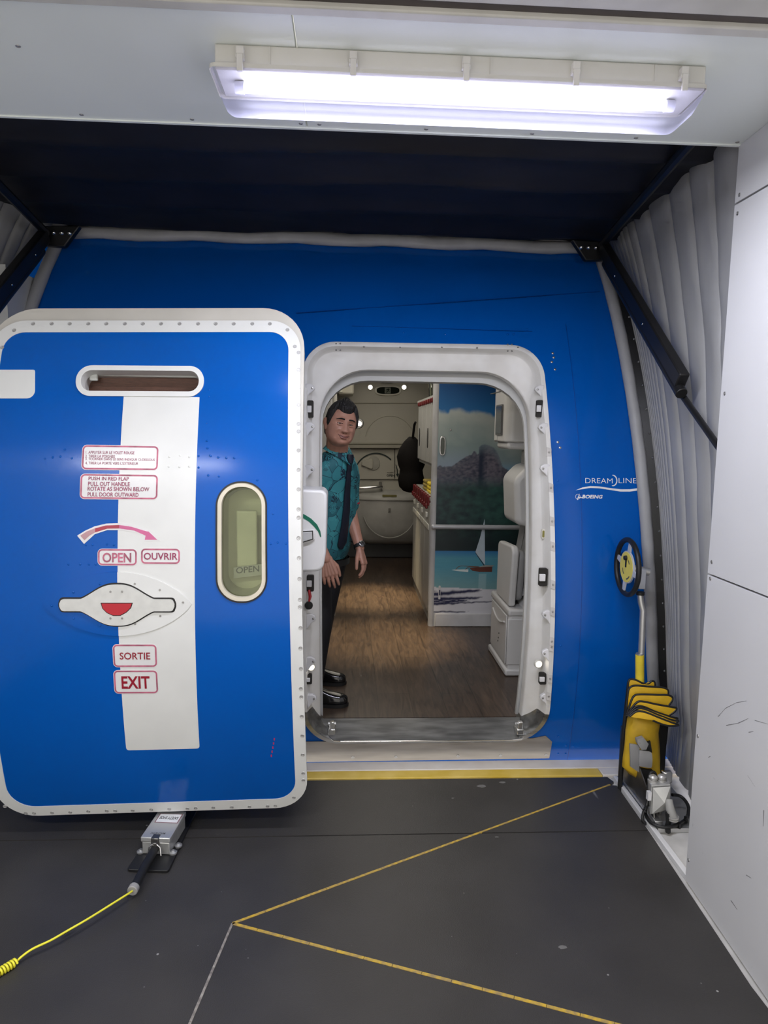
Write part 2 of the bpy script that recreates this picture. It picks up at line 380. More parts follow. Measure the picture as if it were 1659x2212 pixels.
# ---- right wall: three panels with seams, screws and scuffs
WALLR = bpy.data.objects.new('wall_right', None); link(WALLR, None, Matrix.Translation((1.33, 0, 0))); tagp(WALLR, kind='structure')
def wall_material():
    m = mat('scuffed_wall_panel', (0.655, 0.65, 0.66), 0.38, vary=0.03, scale=2.0)
    nt = m.node_tree; L = nt.links.new; b = nt.nodes['Principled BSDF']; base = b.inputs['Base Color'].links[0].from_socket
    tc = nt.nodes.new('ShaderNodeTexCoord'); cur = base
    for sc, st, lo, rot in ((3.0, (1, 5, 1), 0.03, 0.5), (2.0, (1, 1, 5), 0.025, -0.4)):
        mp = nt.nodes.new('ShaderNodeMapping'); mp.inputs['Scale'].default_value = st; mp.inputs['Rotation'].default_value = (rot, 0, 0); L(tc.outputs['Object'], mp.inputs[0])
        vo = nt.nodes.new('ShaderNodeTexVoronoi'); vo.inputs['Scale'].default_value = sc; L(mp.outputs[0], vo.inputs['Vector'])
        rp = nt.nodes.new('ShaderNodeValToRGB'); rp.color_ramp.elements[0].position = 0.0; rp.color_ramp.elements[0].color = (0.7, 0.7, 0.7, 1); rp.color_ramp.elements[1].position = lo; rp.color_ramp.elements[1].color = (0, 0, 0, 1); L(vo.outputs['Distance'], rp.inputs[0])
        mx = nt.nodes.new('ShaderNodeMixRGB'); L(rp.outputs[0], mx.inputs[0]); L(cur, mx.inputs[1]); mx.inputs[2].default_value = (0.22, 0.21, 0.21, 1); cur = mx.outputs[0]
    L(cur, b.inputs['Base Color']); return m
WM2 = wall_material()
s1a, s1b, s2a, s2b = on_x(1590, 440, 1.33), on_x(1655, 402, 1.29), on_x(1537, 1243, 1.33), on_x(1655, 1279, 1.29)
def wp(y, z, d): return Vector((wall_x(y) + d, y, z))
zs1 = lambda y: s1a.z + (s1b.z - s1a.z)/(s1b.y - s1a.y)*(y - s1a.y)*0.25
zs2 = lambda y: s2a.z + (s2b.z - s2a.z)/(s2b.y - s2a.y)*(y - s2a.y)*0.25
ya, yb = -0.1, 2.415
for lo, hi in ((lambda y: 0.0, lambda y: zs2(y) - 0.003), (lambda y: zs2(y) + 0.003, lambda y: zs1(y) - 0.003), (lambda y: zs1(y) + 0.003, lambda y: CZ)):
    b = MB(); b.prism([(ya, lo(ya)), (yb, lo(yb)), (yb, hi(yb)), (ya, hi(ya))], wp, 0.0, 0.024); b.build('wall_panel', WM2, WALLR, 30, bevel=0.0015)
b = MB(); b.box(1.345, 1.36, -0.1, 2.41, 0, CZ); b.build('backing', DARK, WALLR, 0)
for x, y in ((1597, 421), (1593, 461), (1565, 850), (1537, 1214), (1534, 1250), (1507, 1590), (1487, 1858)):
    P = on_x(x, y, 1.329); place(SCRS, 'screw', (wall_x(P.y) - 0.0006, min(P.y, 2.40), P.z), (-1, 0, 0), WALLR)
SCRA = mat('scratch_mark', (0.16, 0.155, 0.16), 0.6)
for pts, w in (([(1543, 1548), (1560, 1530), (1585, 1518), (1608, 1514)], 0.0015), ([(1562, 1567), (1590, 1562), (1613, 1552)], 0.002), ([(1628, 1556), (1658, 1564)], 0.0015), ([(1614, 1582), (1625, 1580)], 0.002), ([(1612, 1675), (1630, 1700)], 0.0008), ([(1575, 1945), (1590, 1965)], 0.003), ([(1610, 1890), (1622, 1897)], 0.002), ([(1650, 1750), (1649, 1785)], 0.003), ([(1521, 1636), (1526, 1634)], 0.002)):
    b = MB(); P = [on_x(x, y, 1.31) for x, y in pts]; P = [Vector((wall_x(p.y) - 0.0004, p.y, p.z)) for p in P]
    for i in range(len(P)-1):
        t = (P[i+1]-P[i]); n = Vector((0, -t.z, t.y)).normalized()*w*0.6; b.add([P[i]-n, P[i+1]-n*0.5, P[i+1]+n*0.5, P[i]+n], [(0, 1, 2, 3)])
    b.build('scratch', SCRA, WALLR, 0, recalc=False)
# ---- left wall (outside the frame) that closes the cab
b = MB(); b.box(-2.03, -2.0, 0.4, 2.41, 0, CZ); tagp(b.build('wall_left', WM2, None, 30), kind='structure')

# ================================================================== AIRCRAFT FUSELAGE
FUS = thing('aircraft_fuselage', 'glossy deep blue curved aircraft hull with white framed open doorway', 'aircraft', (0.42, 3.3, 0))
fo = rpoly([(-0.216, 0.083), (1.078, 0.083), (0.995, 2.168), (-0.228, 2.162)], [0.20, 0.20, 0.165, 0.165], 10)
sk = sheet('hull_skin', [(-3.0, -1.0), (3.2, -1.0), (3.2, 3.5), (-3.0, 3.5)], [inset(fo, 0.012)], HS, 0, 0.012, BLUE, FUS, gx=1.0, gz=0.05)
# doorway frame: flange, recess, lip
def denser(pl, k=22, per=11):
    o_ = []
    for i in range(len(pl)):
        a, c = pl[i], pl[(i+1) % len(pl)]; n = k if i % per == per-1 else 1
        o_ += [(a[0] + (c[0]-a[0])*t/n, a[1] + (c[1]-a[1])*t/n) for t in range(n)]
    return o_
fo = denser(fo)
NB = len(fo)
def frame_ring(ins, dep):
    return [Vector((x, hull_y(z, HULL_Y) + dep, z)) for x, z in inset(fo, ins)]
fi = rpoly([(-0.128, 0.152), (0.955, 0.152), (0.938, 2.031), (-0.142, 2.027)], [0.05, 0.05, 0.25, 0.25], 10)
fi = denser(fi)
fm = inset(fo, 0.05)
def blend(t, dep): return [Vector((a[0]*(1-t) + c[0]*t, hull_y(a[1]*(1-t) + c[1]*t, HULL_Y) + dep, a[1]*(1-t) + c[1]*t)) for a, c in zip(fm, fi)]
seq = [frame_ring(0, -0.002), frame_ring(0.002, -0.007), frame_ring(0.024, -0.007), frame_ring(0.027, 0.0), frame_ring(0.036, 0.03), frame_ring(0.046, 0.055), blend(0.0, 0.06), blend(0.45, 0.075), blend(0.9, 0.10), blend(0.97, 0.105), blend(1.0, 0.115), blend(1.0, 0.16), blend(0.8, 0.165)]
zsplit = 0.30
fa, fb = MB(), MB(); fa.v = [tuple(p) for r in seq for p in r]; fb.v = list(fa.v)
for i in range(len(seq)-1):
    for j in range(NB):
        k = (j+1) % NB; q = (i*NB+j, i*NB+k, (i+1)*NB+k, (i+1)*NB+j); zc_ = sum(fa.v[t][2] for t in q)/4; zlow = min(fo[j][1], fo[k][1])
        (fb if (max(fo[j][1], fo[k][1]) < 0.29 and max(fi[j][1], fi[k][1]) < 0.27) else fa).f.append(q)
FR = fa.build('doorway_frame', WHITED, FUS, 50, recalc=False)
SILL = fb.build('sill', mat('worn_sill_metal', (0.40, 0.40, 0.39), 0.30, 0.9, vary=0.25, scale=6, stretch=(1, 5, 5), rvary=0.08), FUS, 50, recalc=False)
for o in (FR, SILL):
    bm = bmesh.new(); bm.from_mesh(o.data); bmesh.ops.delete(bm, geom=[v for v in bm.verts if not v.link_faces], context='VERTS'); bm.to_mesh(o.data); bm.free()
so_ = rpoly([(-0.165, 0.0), (1.035, 0.0), (1.02, 1.0), (-0.14, 1.0)], [0, 0, 0, 0]); so_ = rpoly([(-0.150, 1.06), (-0.150, 0.75), (-0.05, 0.02), (0.93, 0.02), (1.015, 0.75), (1.015, 1.06)], [0, 0.05, 0.06, 0.06, 0.05, 0], 6)
b = MB(); b.prism(so_, lambda x, t, d: Vector((x, 3.405 + 0.115*t - d*0.5, 0.098 + 0.072*t + d*0.85)), 0.0, 0.010); b.build('sill_plate', mat('dull_sill_plate', (0.24, 0.24, 0.235), 0.34, 0.85, vary=0.22, scale=7, stretch=(1, 6, 6), rvary=0.08), FUS, 30, bevel=0.003)
lipc = [Vector((x, 3.402 + 0.115*t, 0.106 + 0.072*t)) for x, t in so_ if t < 0.8]
b = MB(); b.tube(lipc, 0.0035, 6); b.build('sill_lip', CHROME, FUS, 60)
# flat tread of the sill up to the cabin floor
b = MB(); b.box(-0.16, 1.0, 3.50, 3.60, 0.10, 0.164); b.build('sill_tread', STEEL, FUS, 30, bevel=0.006)
TINY = screw_mesh('screw', 0.0045, SCREWM)
for x, y in ((726, 744), (735, 744), (726, 758), (735, 758), (786, 751), (864, 752), (954, 752), (1030, 753), (1096, 746), (1105, 746), (1096, 760), (1105, 760), (1118, 752)):
    X, Z = hxz(x, y); q, n = HS(X, Z, 0.0075); place(TINY, 'screw', q, n, FR)
for x, y in ((745, 789), (815, 785), (911, 784), (1009, 786), (1079, 791), (1140, 822), (685, 820)):
    X, Z = on_hull(x, y, HULL_Y + 0.09).x, on_hull(x, y, HULL_Y + 0.09).z; place(TINY, 'screw', (X, hull_y(Z, HULL_Y + 0.088), Z), (0, -0.9, -0.4), FR)
# stop fittings (ears) along both jambs
EARM = mat('fitting_white', (0.70, 0.69, 0.70), 0.3)
def jamb_pt(px, py, dep): P = on_hull(px, py, HULL_Y + dep); return P
def ear(px, py, side):
    P = jamb_pt(px, py, 0.02) + Vector((0, -0.010, 0)); b = MB(); s = side
    pf = [(0, 0.036), (0.028*s, 0.036), (0.044*s, 0.026), (0.048*s, 0.012), (0.040*s, 0.002), (0.022*s, -0.012), (0.008*s, -0.034), (0, -0.042)]
    b.prism(pf, lambda x, z, d: Vector((P.x - 0.004*s + x, P.y + d, P.z + z)), -0.012, 0.012)
    o = b.build('stop_fitting', EARM, FUS, 30, bevel=0.004)
    b = MB(); b.lathe([(0.006, 0), (0.005, 0.002), (0, 0.003)], (P.x + 0.030*s, P.y - 0.012, P.z + 0.014), (0, -1, 0), 10); b.build('bolt', SCREWM, o)
for x, y in ((662, 845), (662, 928), (661, 1020), (664, 1340), (664, 1432), (666, 1512)): ear(x, y, 1)
for x, y in ((1171, 848), (1179, 930), (1183, 1018), (1187, 1332), (1186, 1415), (1182, 1510)): ear(x, y, -1)
# latch pockets: dark openings with white fork
def pocket(px, py, w, h, side):
    P = jamb_pt(px, py, 0.03) + Vector((0, -0.014, 0))
    b = MB(); b.prism(rrect(P.x - w/2, P.x + w/2, P.z - h/2, P.z + h/2, 0.006, 3), lambda x, z, d: Vector((x, P.y + d, z)), -0.012, 0.012); o = b.build('latch_pocket', DARK, FUS, 30)
    b = MB(); b.box(P.x - w*0.55, P.x + w*0.2, P.y - 0.022, P.y - 0.005, P.z - h*0.2, P.z + h*0.2); b.build('latch_fork', EARM, o, 30, bevel=0.003)
for x, y, w, h, s in ((671, 884, 0.030, 0.085, 1), (1163, 883, 0.030, 0.085, -1), (1171, 1245, 0.04, 0.09, -1), (671, 1258, 0.035, 0.08, 1), (668, 1464, 0.03, 0.05, 1), (1170, 1463, 0.035, 0.06, -1)): pocket(x, y, w, h, s)
# riveted clips on the right flange
CLIP = mat('clip_white', (0.60, 0.575, 0.56), 0.45)
for y in (978, 1054, 1126, 1180, 1262, 1320, 1384, 1396, 1464, 1502):
    P = on_hull(1189 if y < 1200 else 1193, y, HULL_Y); X = 0.995 + (2.168 - P.z)/(2.168 - 0.083)*0.083 - 0.015; q, n = HS(X, P.z, 0.0085)
    b = MB(); b.prism([(-0.012, -0.018), (0.012, -0.026), (0.012, 0.018), (-0.012, 0.026)], lambda x, z, d: q + Vector((x, d, z)), -0.003, 0.003); o = b.build('strike_clip', CLIP, FUS, 0, bevel=0.001)
    b = MB(); b.lathe([(0.0055, 0), (0.004, 0.003), (0, 0.0035)], q + Vector((0, -0.003, 0)), (0, -1, 0), 10); b.build('rivet', SCREWM, o)
# small oblong gauge on the right jamb
P = jamb_pt(1173, 1153, 0.045); b = MB(); b.prism(rrect(P.x-0.010, P.x+0.010, P.z-0.024, P.z+0.024, 0.0095, 5), lambda x, z, d: Vector((x, P.y + d, z)), -0.006, 0.006); o = b.build('gauge', CREAM, FUS, 30)
b = MB(); b.prism(rrect(P.x-0.005, P.x+0.005, P.z-0.017, P.z+0.017, 0.004, 4), lambda x, z, d: Vector((x, P.y + d, z)), -0.008, -0.005); b.build('gauge_window', mat('olive', (0.22, 0.20, 0.05), 0.3), o, 30)
# threshold lamps at the foot of each jamb
LAMPE = mat('threshold_lamp_glow', (1, 0.95, 0.85), 0.3, emit=(1.0, 0.93, 0.80), estr=9)
for px, py in ((672, 1438), (1161, 1432)):
    P = jamb_pt(px, py, 0.04) + Vector((0, -0.012, 0)); b = MB(); b.lathe([(0.022, -0.004), (0.022, 0.006), (0.017, 0.010), (0.016, 0.004)], P, (0.15, -1, 0), 18); o = b.build('threshold_lamp', mat('lamp_bezel', (0.62, 0.60, 0.55), 0.2), FUS, 40)
    b = MB(); b.sphere(P + Vector((0.001, -0.008, 0)), (0.013, 0.006, 0.015), 12, 8); b.build('lens', LAMPE, o)
# red tag and black ring hanging on the left jamb
P = jamb_pt(668, 1285, 0.02) + Vector((0, -0.02, 0)); b = MB(); b.tube([P + Vector((0, 0, 0.03)), P + Vector((0.006, -0.01, 0)), P + Vector((0, -0.012, -0.03))], [0.006, 0.008, 0.004], 8); o = b.build('red_tag', RED, FUS)
b = MB(); b.lathe([(0.020, -0.004), (0.020, 0.004), (0, 0.005)], P + Vector((0, -0.012, -0.045)), (0, -1, 0), 14); b.build('tag_disc', BLACK, o)
# sill latches
for px in (717, 1121):
    P = on_z(px, 1572, 0.155); b = MB(); b.box(P.x-0.018, P.x+0.018, P.y-0.035, P.y+0.03, 0.13, 0.160); b.box(P.x-0.011, P.x+0.013, P.y-0.03, P.y-0.005, 0.158, 0.198)
    o = b.build('sill_latch', CHROME, FUS, 30, bevel=0.003)
    b = MB(); b.cyl((P.x-0.02, P.y+0.012, 0.172), (P.x+0.02, P.y+0.012, 0.172), 0.010); b.box(P.x-0.014, P.x-0.006, P.y, P.y+0.025, 0.15, 0.178); b.build('hook', STEEL, o, 30)
# bare metal scuff plate under the doorway
sp = [(-0.30, -0.034), (1.106, -0.025), (1.106, 0.085), (1.066, 0.125), (1.0, 0.11), (-0.15, 0.10), (-0.30, 0.10)]
SCF = sheet('scuff_plate', sp, [], HS, 0.004, 0.004, mat('scuff_plate_metal', (0.34, 0.315, 0.285), 0.42, 0.8, vary=0.14, scale=4, stretch=(1, 3, 8)), FUS, 0.3, 0.04)
BIG = screw_mesh('screw', 0.0095, SCREWM)
for x, y in ((762, 1635), (855, 1634), (989, 1632), (1081, 1631), (1179, 1630)):
    X, Z = hxz(x, y); q, n = HS(X, Z, 0.0042); place(BIG, 'screw', q, n, SCF)
# skin rivets and seams
BRIV = screw_mesh('rivet', 0.006, BLUE, False); MRIV = screw_mesh('rivet', 0.007, SCREWM, False)
for x, y in ((1194, 763), (1196, 772), (1192, 782), (1199, 798), (1205, 955), (1210, 967), (1205, 1038), (1211, 1395), (1206, 1590), (1222, 1610), (1206, 1628), (1222, 1628), (1238, 1612), (1138, 711), (1096, 722), (1110, 722), (872, 718), (962, 722)):
    X, Z = hxz(x, y); q, n = HS(X, Z, 0.0); place(MRIV if (y < 1000 and x > 1150) else BRIV, 'rivet', q, n, FUS)
SEAM = mat('seam_blue', (0.001, 0.05, 0.30), 0.3)
def hull_strip(p0, p1, w, name, m, off=0.0012):
    a, c = Vector(hxz(*p0)), Vector(hxz(*p1)); t = (c-a).normalized(); n = Vector((-t.y, t.x))*w/2
    pts = [a - n] + [a + (c-a)*k/8 - n for k in range(1, 9)] + [c + n] + [a + (c-a)*k/8 + n for k in range(7, -1, -1)]
    return sheet(name, [tuple(p) for p in pts], [], HS, off, off, m, FUS, 0.3, 0.1)
hull_strip((640, 676), (1296, 630), 0.004, 'skin_seam', SEAM)
hull_strip((1222, 700), (1226, 1640), 0.003, 'skin_seam', SEAM)
hull_strip((760, 704), (1150, 716), 0.002, 'skin_seam', SEAM)
# white maker's lettering beside the doorway
WTXT = mat('white_lettering', (0.78, 0.79, 0.80), 0.4)
def hbox(x0, x1, y0, y1):
    a = hxz(x0, (y0+y1)/2); c = hxz(x1, (y0+y1)/2); zt = hxz((x0+x1)/2, y0)[1]; zb = hxz((x0+x1)/2, y1)[1]; return (a[0], c[0], zb, zt)
hf = decal_fn(HS, 0.002)
lettering('lettering', 'DREAM', hbox(1264, 1323, 1033, 1044), hf, WTXT, FUS, bold=-0.008)
lettering('lettering', 'LINER', hbox(1336, 1388, 1033, 1044), hf, WTXT, FUS, bold=-0.008)
X, Z = hxz(1324, 1038); arc = [(X + 0.022*math.cos(a), Z + 0.028*math.sin(a)) for a in np.linspace(-1.9, 1.75, 18)] + [(X - 0.004 + 0.021*math.cos(a), Z + 0.024*math.sin(a)) for a in np.linspace(1.5, -1.6, 16)]
sheet('crescent', arc, [], HS, 0.002, 0.001, WTXT, FUS, 0.02, 0.02)
sw = [hxz(x, y) for x, y in ((1243, 1059), (1258, 1053), (1275, 1050), (1295, 1051), (1315, 1054), (1340, 1057), (1360, 1057), (1382, 1054), (1396, 1050), (1382, 1059), (1360, 1062), (1340, 1062), (1315, 1058), (1295, 1055), (1275, 1054))]
sheet('swoosh', sw, [], HS, 0.002, 0.001, WTXT, FUS, 0.03, 0.02)
lettering('lettering', 'BOEING', hbox(1257, 1300, 1069, 1077), hf, WTXT, FUS, bold=0.035, slant=0.25)
X, Z = hxz(1248, 1073); ring = [(X + 0.0125*math.cos(a), Z + 0.013*math.sin(a)) for a in np.linspace(0, 2*PI, 20, endpoint=False)]
sheet('emblem_ring', ring, [inset(ring, 0.0016)], HS, 0.002, 0.001, WTXT, FUS, 0.05, 0.05)
em = [hxz(x, y) for x, y in ((1246, 1080), (1249, 1071), (1252, 1066), (1250, 1073), (1256, 1074), (1263, 1075), (1255, 1076), (1249, 1076), (1248, 1080))]
sheet('emblem_mark', em, [], HS, 0.0025, 0.001, WTXT, FUS, 0.05, 0.05)

# ================================================================== OPENED AIRCRAFT DOOR
DOOR = thing('aircraft_door', 'open blue aircraft door with white riveted rim, white stripe and exit placards', 'door', (-0.8, 2.75, 0.1))
do = rpoly([(-1.436, 0.086), (-0.152, 0.116), (-0.196, 2.163), (-1.418, 2.131)], [0.15, 0.14, 0.125, 0.13], 10)
di = inset(do, 0.047)
slot_o = rpoly([dxz(165, 856), dxz(441, 858), dxz(441, 792), dxz(165, 790)], 0.0585, 10); slot_i = inset(slot_o, 0.020)
win_o = rpoly([dxz(467, 1302), dxz(578, 1302), dxz(577, 1040), dxz(467, 1040)], 0.094, 12); win_a = inset(win_o, 0.006); win_i = inset(win_o, 0.021)
BORDER = sheet('door_rim', do, [inset(di, 0.002)], DS, 0.002, 0.014, WHITE, DOOR, 0.3, 0.05)
sheet('door_skin', di, [inset(slot_o, 0.004), inset(win_o, 0.004)], DS, 0.0, 0.012, BLUE, DOOR, 0.3, 0.05)
# door body behind the skin
body = inset(do, 0.012)
sheet('door_body', body, [inset(slot_i, -0.004), inset(win_i, -0.004)], DS, -0.013, 0.15, mat('door_inner_grey', (0.55, 0.55, 0.53), 0.5), DOOR, 0.3, 0.06)
# cream seal flange standing above the rim
so = rpoly([(-1.428, 0.16), (-0.165, 0.18), (-0.182, 2.232), (-1.440, 2.195)], [0.15, 0.14, 0.17, 0.18], 10)
sheet('seal_flange', so, [inset(so, 0.10)], DS, -0.020, 0.05, CREAM, DOOR, 0.3, 0.05)
# fasteners of the rim
DRIV = screw_mesh('rivet', 0.0082, mat('rivet_grey', (0.50, 0.49, 0.48), 0.4, 0.5))
rv = [(x, 700) for x in (72, 112, 151, 191, 230, 270, 309, 348, 388, 428, 466, 505, 545, 583)] + [(31, 714), (5, 751), (621, 713), (637, 749)]
rv += [(645, y) for y in (762, 799, 837, 875, 916, 932, 973, 1015, 1057, 1100, 1118, 1162)] + [(646, 1205), (647, 1250), (648, 1295), (648, 1311), (649, 1356), (649, 1400), (650, 1444), (650, 1487), (651, 1505), (652, 1547), (653, 1589), (654, 1630), (655, 1670), (655, 1685), (635, 1722)]
rv += [(11, 1741), (56, 1756), (74, 1756), (113, 1755), (152, 1754), (191, 1752), (231, 1751), (249, 1751), (287, 1750), (327, 1748), (366, 1747), (405, 1746), (423, 1745), (461, 1744), (501, 1743), (539, 1742), (578, 1741), (595, 1740)]
for x, y in rv:
    X, Z = dxz(x, y); q, n = DS(X, Z, 0.0022); place(DRIV, 'rivet', q, n, BORDER)
# skin rivets
DB = screw_mesh('rivet', 0.0045, BLUE, False); DW = screw_mesh('rivet', 0.0045, WHITE, False)
for x, y in ((97, 991), (114, 988), (130, 986), (140, 971), (155, 990), (366, 987), (389, 984), (409, 987), (429, 985), (455, 985), (471, 988), (489, 989), (506, 989), (447, 952), (448, 968), (447, 914), (454, 984), (365, 1008), (388, 1009), (409, 1008), (429, 1010), (450, 1027), (473, 1029), (186, 1177), (200, 1177), (231, 1176), (246, 1177), (148, 1219), (173, 1219), (192, 1219), (207, 1219), (452, 842), (452, 856), (585, 1175), (600, 1172), (618, 1174), (556, 1037), (590, 1110)):
    X, Z = dxz(x, y); q, n = DS(X, Z, 0.0); w = -0.885 < X < -0.587; q = q + n*(0.001 if w else 0)
    place(DW if w else DB, 'rivet', q, n, DOOR)
# white stripe and the white patch by the left rim
st = rpoly([(-0.884, 0.412), (-0.590, 0.418), (-0.587, 1.838), (-0.882, 1.838)], [0.012, 0.012, 0, 0], 4)
sheet('white_stripe', st, [], DS, 0.0012, 0.0012, WHITE, DOOR, 0.3, 0.05)
pa = [dxz(-14, 861), dxz(76, 861), dxz(76, 799), dxz(-10, 799)]
sheet('white_patch', rpoly(pa, [0, 0.03, 0.008, 0], 6), [], DS, 0.0016, 0.0016, WHITE, DOOR, 0.3, 0.05)
# vent slot
SL = sheet('vent_frame', slot_o, [slot_i], DS, 0.006, 0.045, WHITE, DOOR, 0.3, 0.05)
sz0 = min(p[1] for p in slot_i); sz1 = max(p[1] for p in slot_i); sx0 = min(p[0] for p in slot_i); sx1 = max(p[0] for p in slot_i)
yv = hull_y(1.9, DOOR_Y)
b = MB(); b.box(sx0-0.03, sx1+0.03, yv+0.085, yv+0.095, sz0-0.05, sz0+0.072); b.build('vent_flap', mat('brown_panel', (0.105, 0.048, 0.030), 0.5, vary=0.2, scale=30, stretch=(1, 8, 8), bump=0.2, bscale=120), SL, 30)
b = MB(); b.box(sx0-0.03, sx1+0.03, yv+0.05, yv+0.085, sz0-0.03, sz0+0.006); b.build('vent_ledge', mat('orange_brown', (0.22, 0.07, 0.02), 0.45), SL, 30)
b = MB(); b.box(sx0-0.03, sx1+0.03, yv+0.06, yv+0.12, sz0+0.066, sz1+0.06); b.build('vent_rail', mat('vent_grey', (0.52, 0.53, 0.50), 0.4), SL, 30, bevel=0.006)
b = MB(); b.box(sx0+0.012, sx0+0.045, yv+0.045, yv+0.06, sz0+0.045, sz1+0.03); b.build('vent_bracket', MATS['vent_grey'], SL, 30, bevel=0.005)
for dx in (0.018, 0.036):
    b = MB(); b.lathe([(0.005, 0), (0.004, 0.004), (0, 0.005)], (sx0 + dx, yv + 0.045, sz0 + 0.078), (0, -1, 0), 10); b.build('bolt', SCREWM, SL)
# window
W0 = sheet('window_gasket', win_o, [win_a], DS, 0.004, 0.03, BLACK, DOOR, 0.3, 0.05)
sheet('window_frame', inset(win_o, 0.005), [win_i], DS, 0.0015, 0.035, mat('window_bezel', (0.66, 0.60, 0.48), 0.35), W0, 0.3, 0.05)
GLASS = bpy.data.materials.new('window_glass'); GLASS.use_nodes = True; nt = GLASS.node_tree; nt.nodes.clear()
_o = nt.nodes.new('ShaderNodeOutputMaterial'); _t = nt.nodes.new('ShaderNodeBsdfTransparent'); _t.inputs[0].default_value = (0.94, 0.97, 0.88, 1); _g = nt.nodes.new('ShaderNodeBsdfGlossy'); _g.inputs['Roughness'].default_value = 0.02; _f = nt.nodes.new('ShaderNodeFresnel'); _f.inputs[0].default_value = 1.5
_m = nt.nodes.new('ShaderNodeMixShader'); nt.links.new(_f.outputs[0], _m.inputs[0]); nt.links.new(_t.outputs[0], _m.inputs[1]); nt.links.new(_g.outputs[0], _m.inputs[2]); nt.links.new(_m.outputs[0], _o.inputs[0])
sheet('window_pane', inset(win_o, 0.020), [], DS, -0.020, 0.004, GLASS, W0, 0.3, 0.05)
wx = [p[0] for p in win_i]; wz = [p[1] for p in win_i]; x0, x1, z0, z1 = min(wx), max(wx), min(wz), max(wz); yw = hull_y(1.27, DOOR_Y)
b = MB(); b.rings([[Vector((x, hull_y(z, DOOR_Y) + d, z)) for x, z in inset(win_i, i)] for i, d in ((-0.004, 0.03), (0.002, 0.075), (0.004, 0.14))], True, False, True)
b.build('window_reveal', mat('window_lining', (0.56, 0.54, 0.40), 0.35, vary=0.05), W0, 40)
b = MB(); b.box(x0+0.045, x1-0.03, yw+0.09, yw+0.105, z0+0.08, z1-0.10); b.build('inner_shade', mat('shade_olive', (0.55, 0.535, 0.40), 0.4), W0, 30, bevel=0.02, seg=4)
b = MB(); b.prism([(x0+0.035, z0+0.055), (x1-0.008, z0+0.070), (x1-0.008, z0+0.115), (x0+0.035, z0+0.100)], lambda x, z, d: Vector((x, yw + d, z)), 0.080, 0.084); c = b.build('window_card', mat('card_grey', (0.42, 0.41, 0.36), 0.5), W0, 0)
lettering('lettering', 'OPEN', (x0+0.045, x1-0.022, z0+0.070, z0+0.096), lambda x, z: Vector((x, yw + 0.079, z + (x-x0)*0.1)), mat('grey_print', (0.09, 0.09, 0.085), 0.6), c)
# ---- placards
PINK = mat('faded_red_print', (0.48, 0.13, 0.20), 0.5, vary=0.35, scale=25); DRED = mat('dark_red_print', (0.30, 0.008, 0.025), 0.45)
PLC = mat('placard_white', (0.76, 0.75, 0.745), 0.22, vary=0.03)
LRED = mat('thin_red_print', (0.33, 0.05, 0.12), 0.5, vary=0.2, scale=20)
def dbox(x0, x1, y0, y1):
    xm, ym = (x0+x1)/2, (y0+y1)/2; return (dxz(x0, ym)[0], dxz(x1, ym)[0], dxz(xm, y1)[1], dxz(xm, y0)[1])
def placard(px, lines, name='placard', rad=0.018, bw=0.006, tm=None, bold=0.0):
    x0, x1, z0, z1 = dbox(*px); o_ = rrect(x0, x1, z0, z1, rad, 6)
    p = sheet(name, o_, [], DS, 0.0022, 0.001, PLC, DOOR, 0.1, 0.05)
    sheet('placard_border', inset(o_, 0.002), [inset(o_, 0.002 + bw)], DS, 0.0027, 0.0005, PINK, p, 0.1, 0.05)
    for tx, bx in lines: lettering('lettering', tx, dbox(*bx), decal_fn(DS, 0.0034), tm or LRED, p, bold=bold)
placard((177, 343, 962, 1016), [('1. APPUYER SUR LE VOLET ROUGE', (186, 291, 975, 981)), ('2. TIRER LA POIGNEE', (185, 249, 983, 989)), ('3. TOURNER DANS LE SENS INDIQUE CI-DESSOUS', (185, 335, 990, 996)), ("4. TIRER LA PORTE VERS L'EXTERIEUR", (185, 299, 998, 1004))], bold=0.0)
placard((173, 342, 1024, 1079), [('PUSH IN RED FLAP', (192, 279, 1030, 1038)), ('PULL OUT HANDLE', (191, 281, 1041, 1050)), ('ROTATE AS SHOWN BELOW', (190, 323, 1052, 1061)), ('PULL DOOR OUTWARD', (190, 300, 1064, 1073))], bold=0.01)
placard((211, 297, 1185, 1222), [('OPEN', (222, 284, 1194, 1215))], tm=PINK, bold=0.02)
placard((304, 390, 1184, 1219), [('OUVRIR', (311, 384, 1194, 1209))], tm=LRED, bold=0.015)
placard((244, 340, 1391, 1441), [('SORTIE', (259, 325, 1409, 1424))], tm=DRED, bold=0.008)
placard((246, 342, 1447, 1498), [('EXIT', (263, 324, 1460, 1487))], tm=DRED, bold=0.022)
# ---- rotation arrow
def arrow_poly(pts): return [dxz(x, y) for x, y in pts]
aw = arrow_poly([(167, 1157), (185, 1146), (205, 1137), (230, 1131), (258, 1130), (285, 1134), (312, 1142), (319, 1144), (323, 1145), (347, 1169), (309, 1169), (312, 1158), (290, 1149), (258, 1145), (232, 1145), (205, 1154), (182, 1175)])
AW = sheet('arrow_outline', aw, [], DS, 0.0022, 0.001, PLC, DOOR, 0.05, 0.05)
for pts, m in (([(174, 1157), (188, 1148), (206, 1141), (206, 1150), (194, 1157), (183, 1167)], mat('pale_red_print', (0.52, 0.30, 0.32), 0.5)),
               ([(206, 1141), (230, 1135), (258, 1134), (258, 1141.5), (232, 1142), (206, 1150)], mat('arrow_red', (0.42, 0.05, 0.08), 0.45)),
               ([(258, 1134), (285, 1138), (311, 1146), (318, 1148), (321, 1148), (340, 1166), (313, 1166), (315, 1157), (290, 1146), (258, 1141.5)], mat('arrow_pink', (0.62, 0.14, 0.30), 0.45))):
    sheet('arrow_fill', arrow_poly(pts), [], DS, 0.0028, 0.0006, m, AW, 0.05, 0.05)
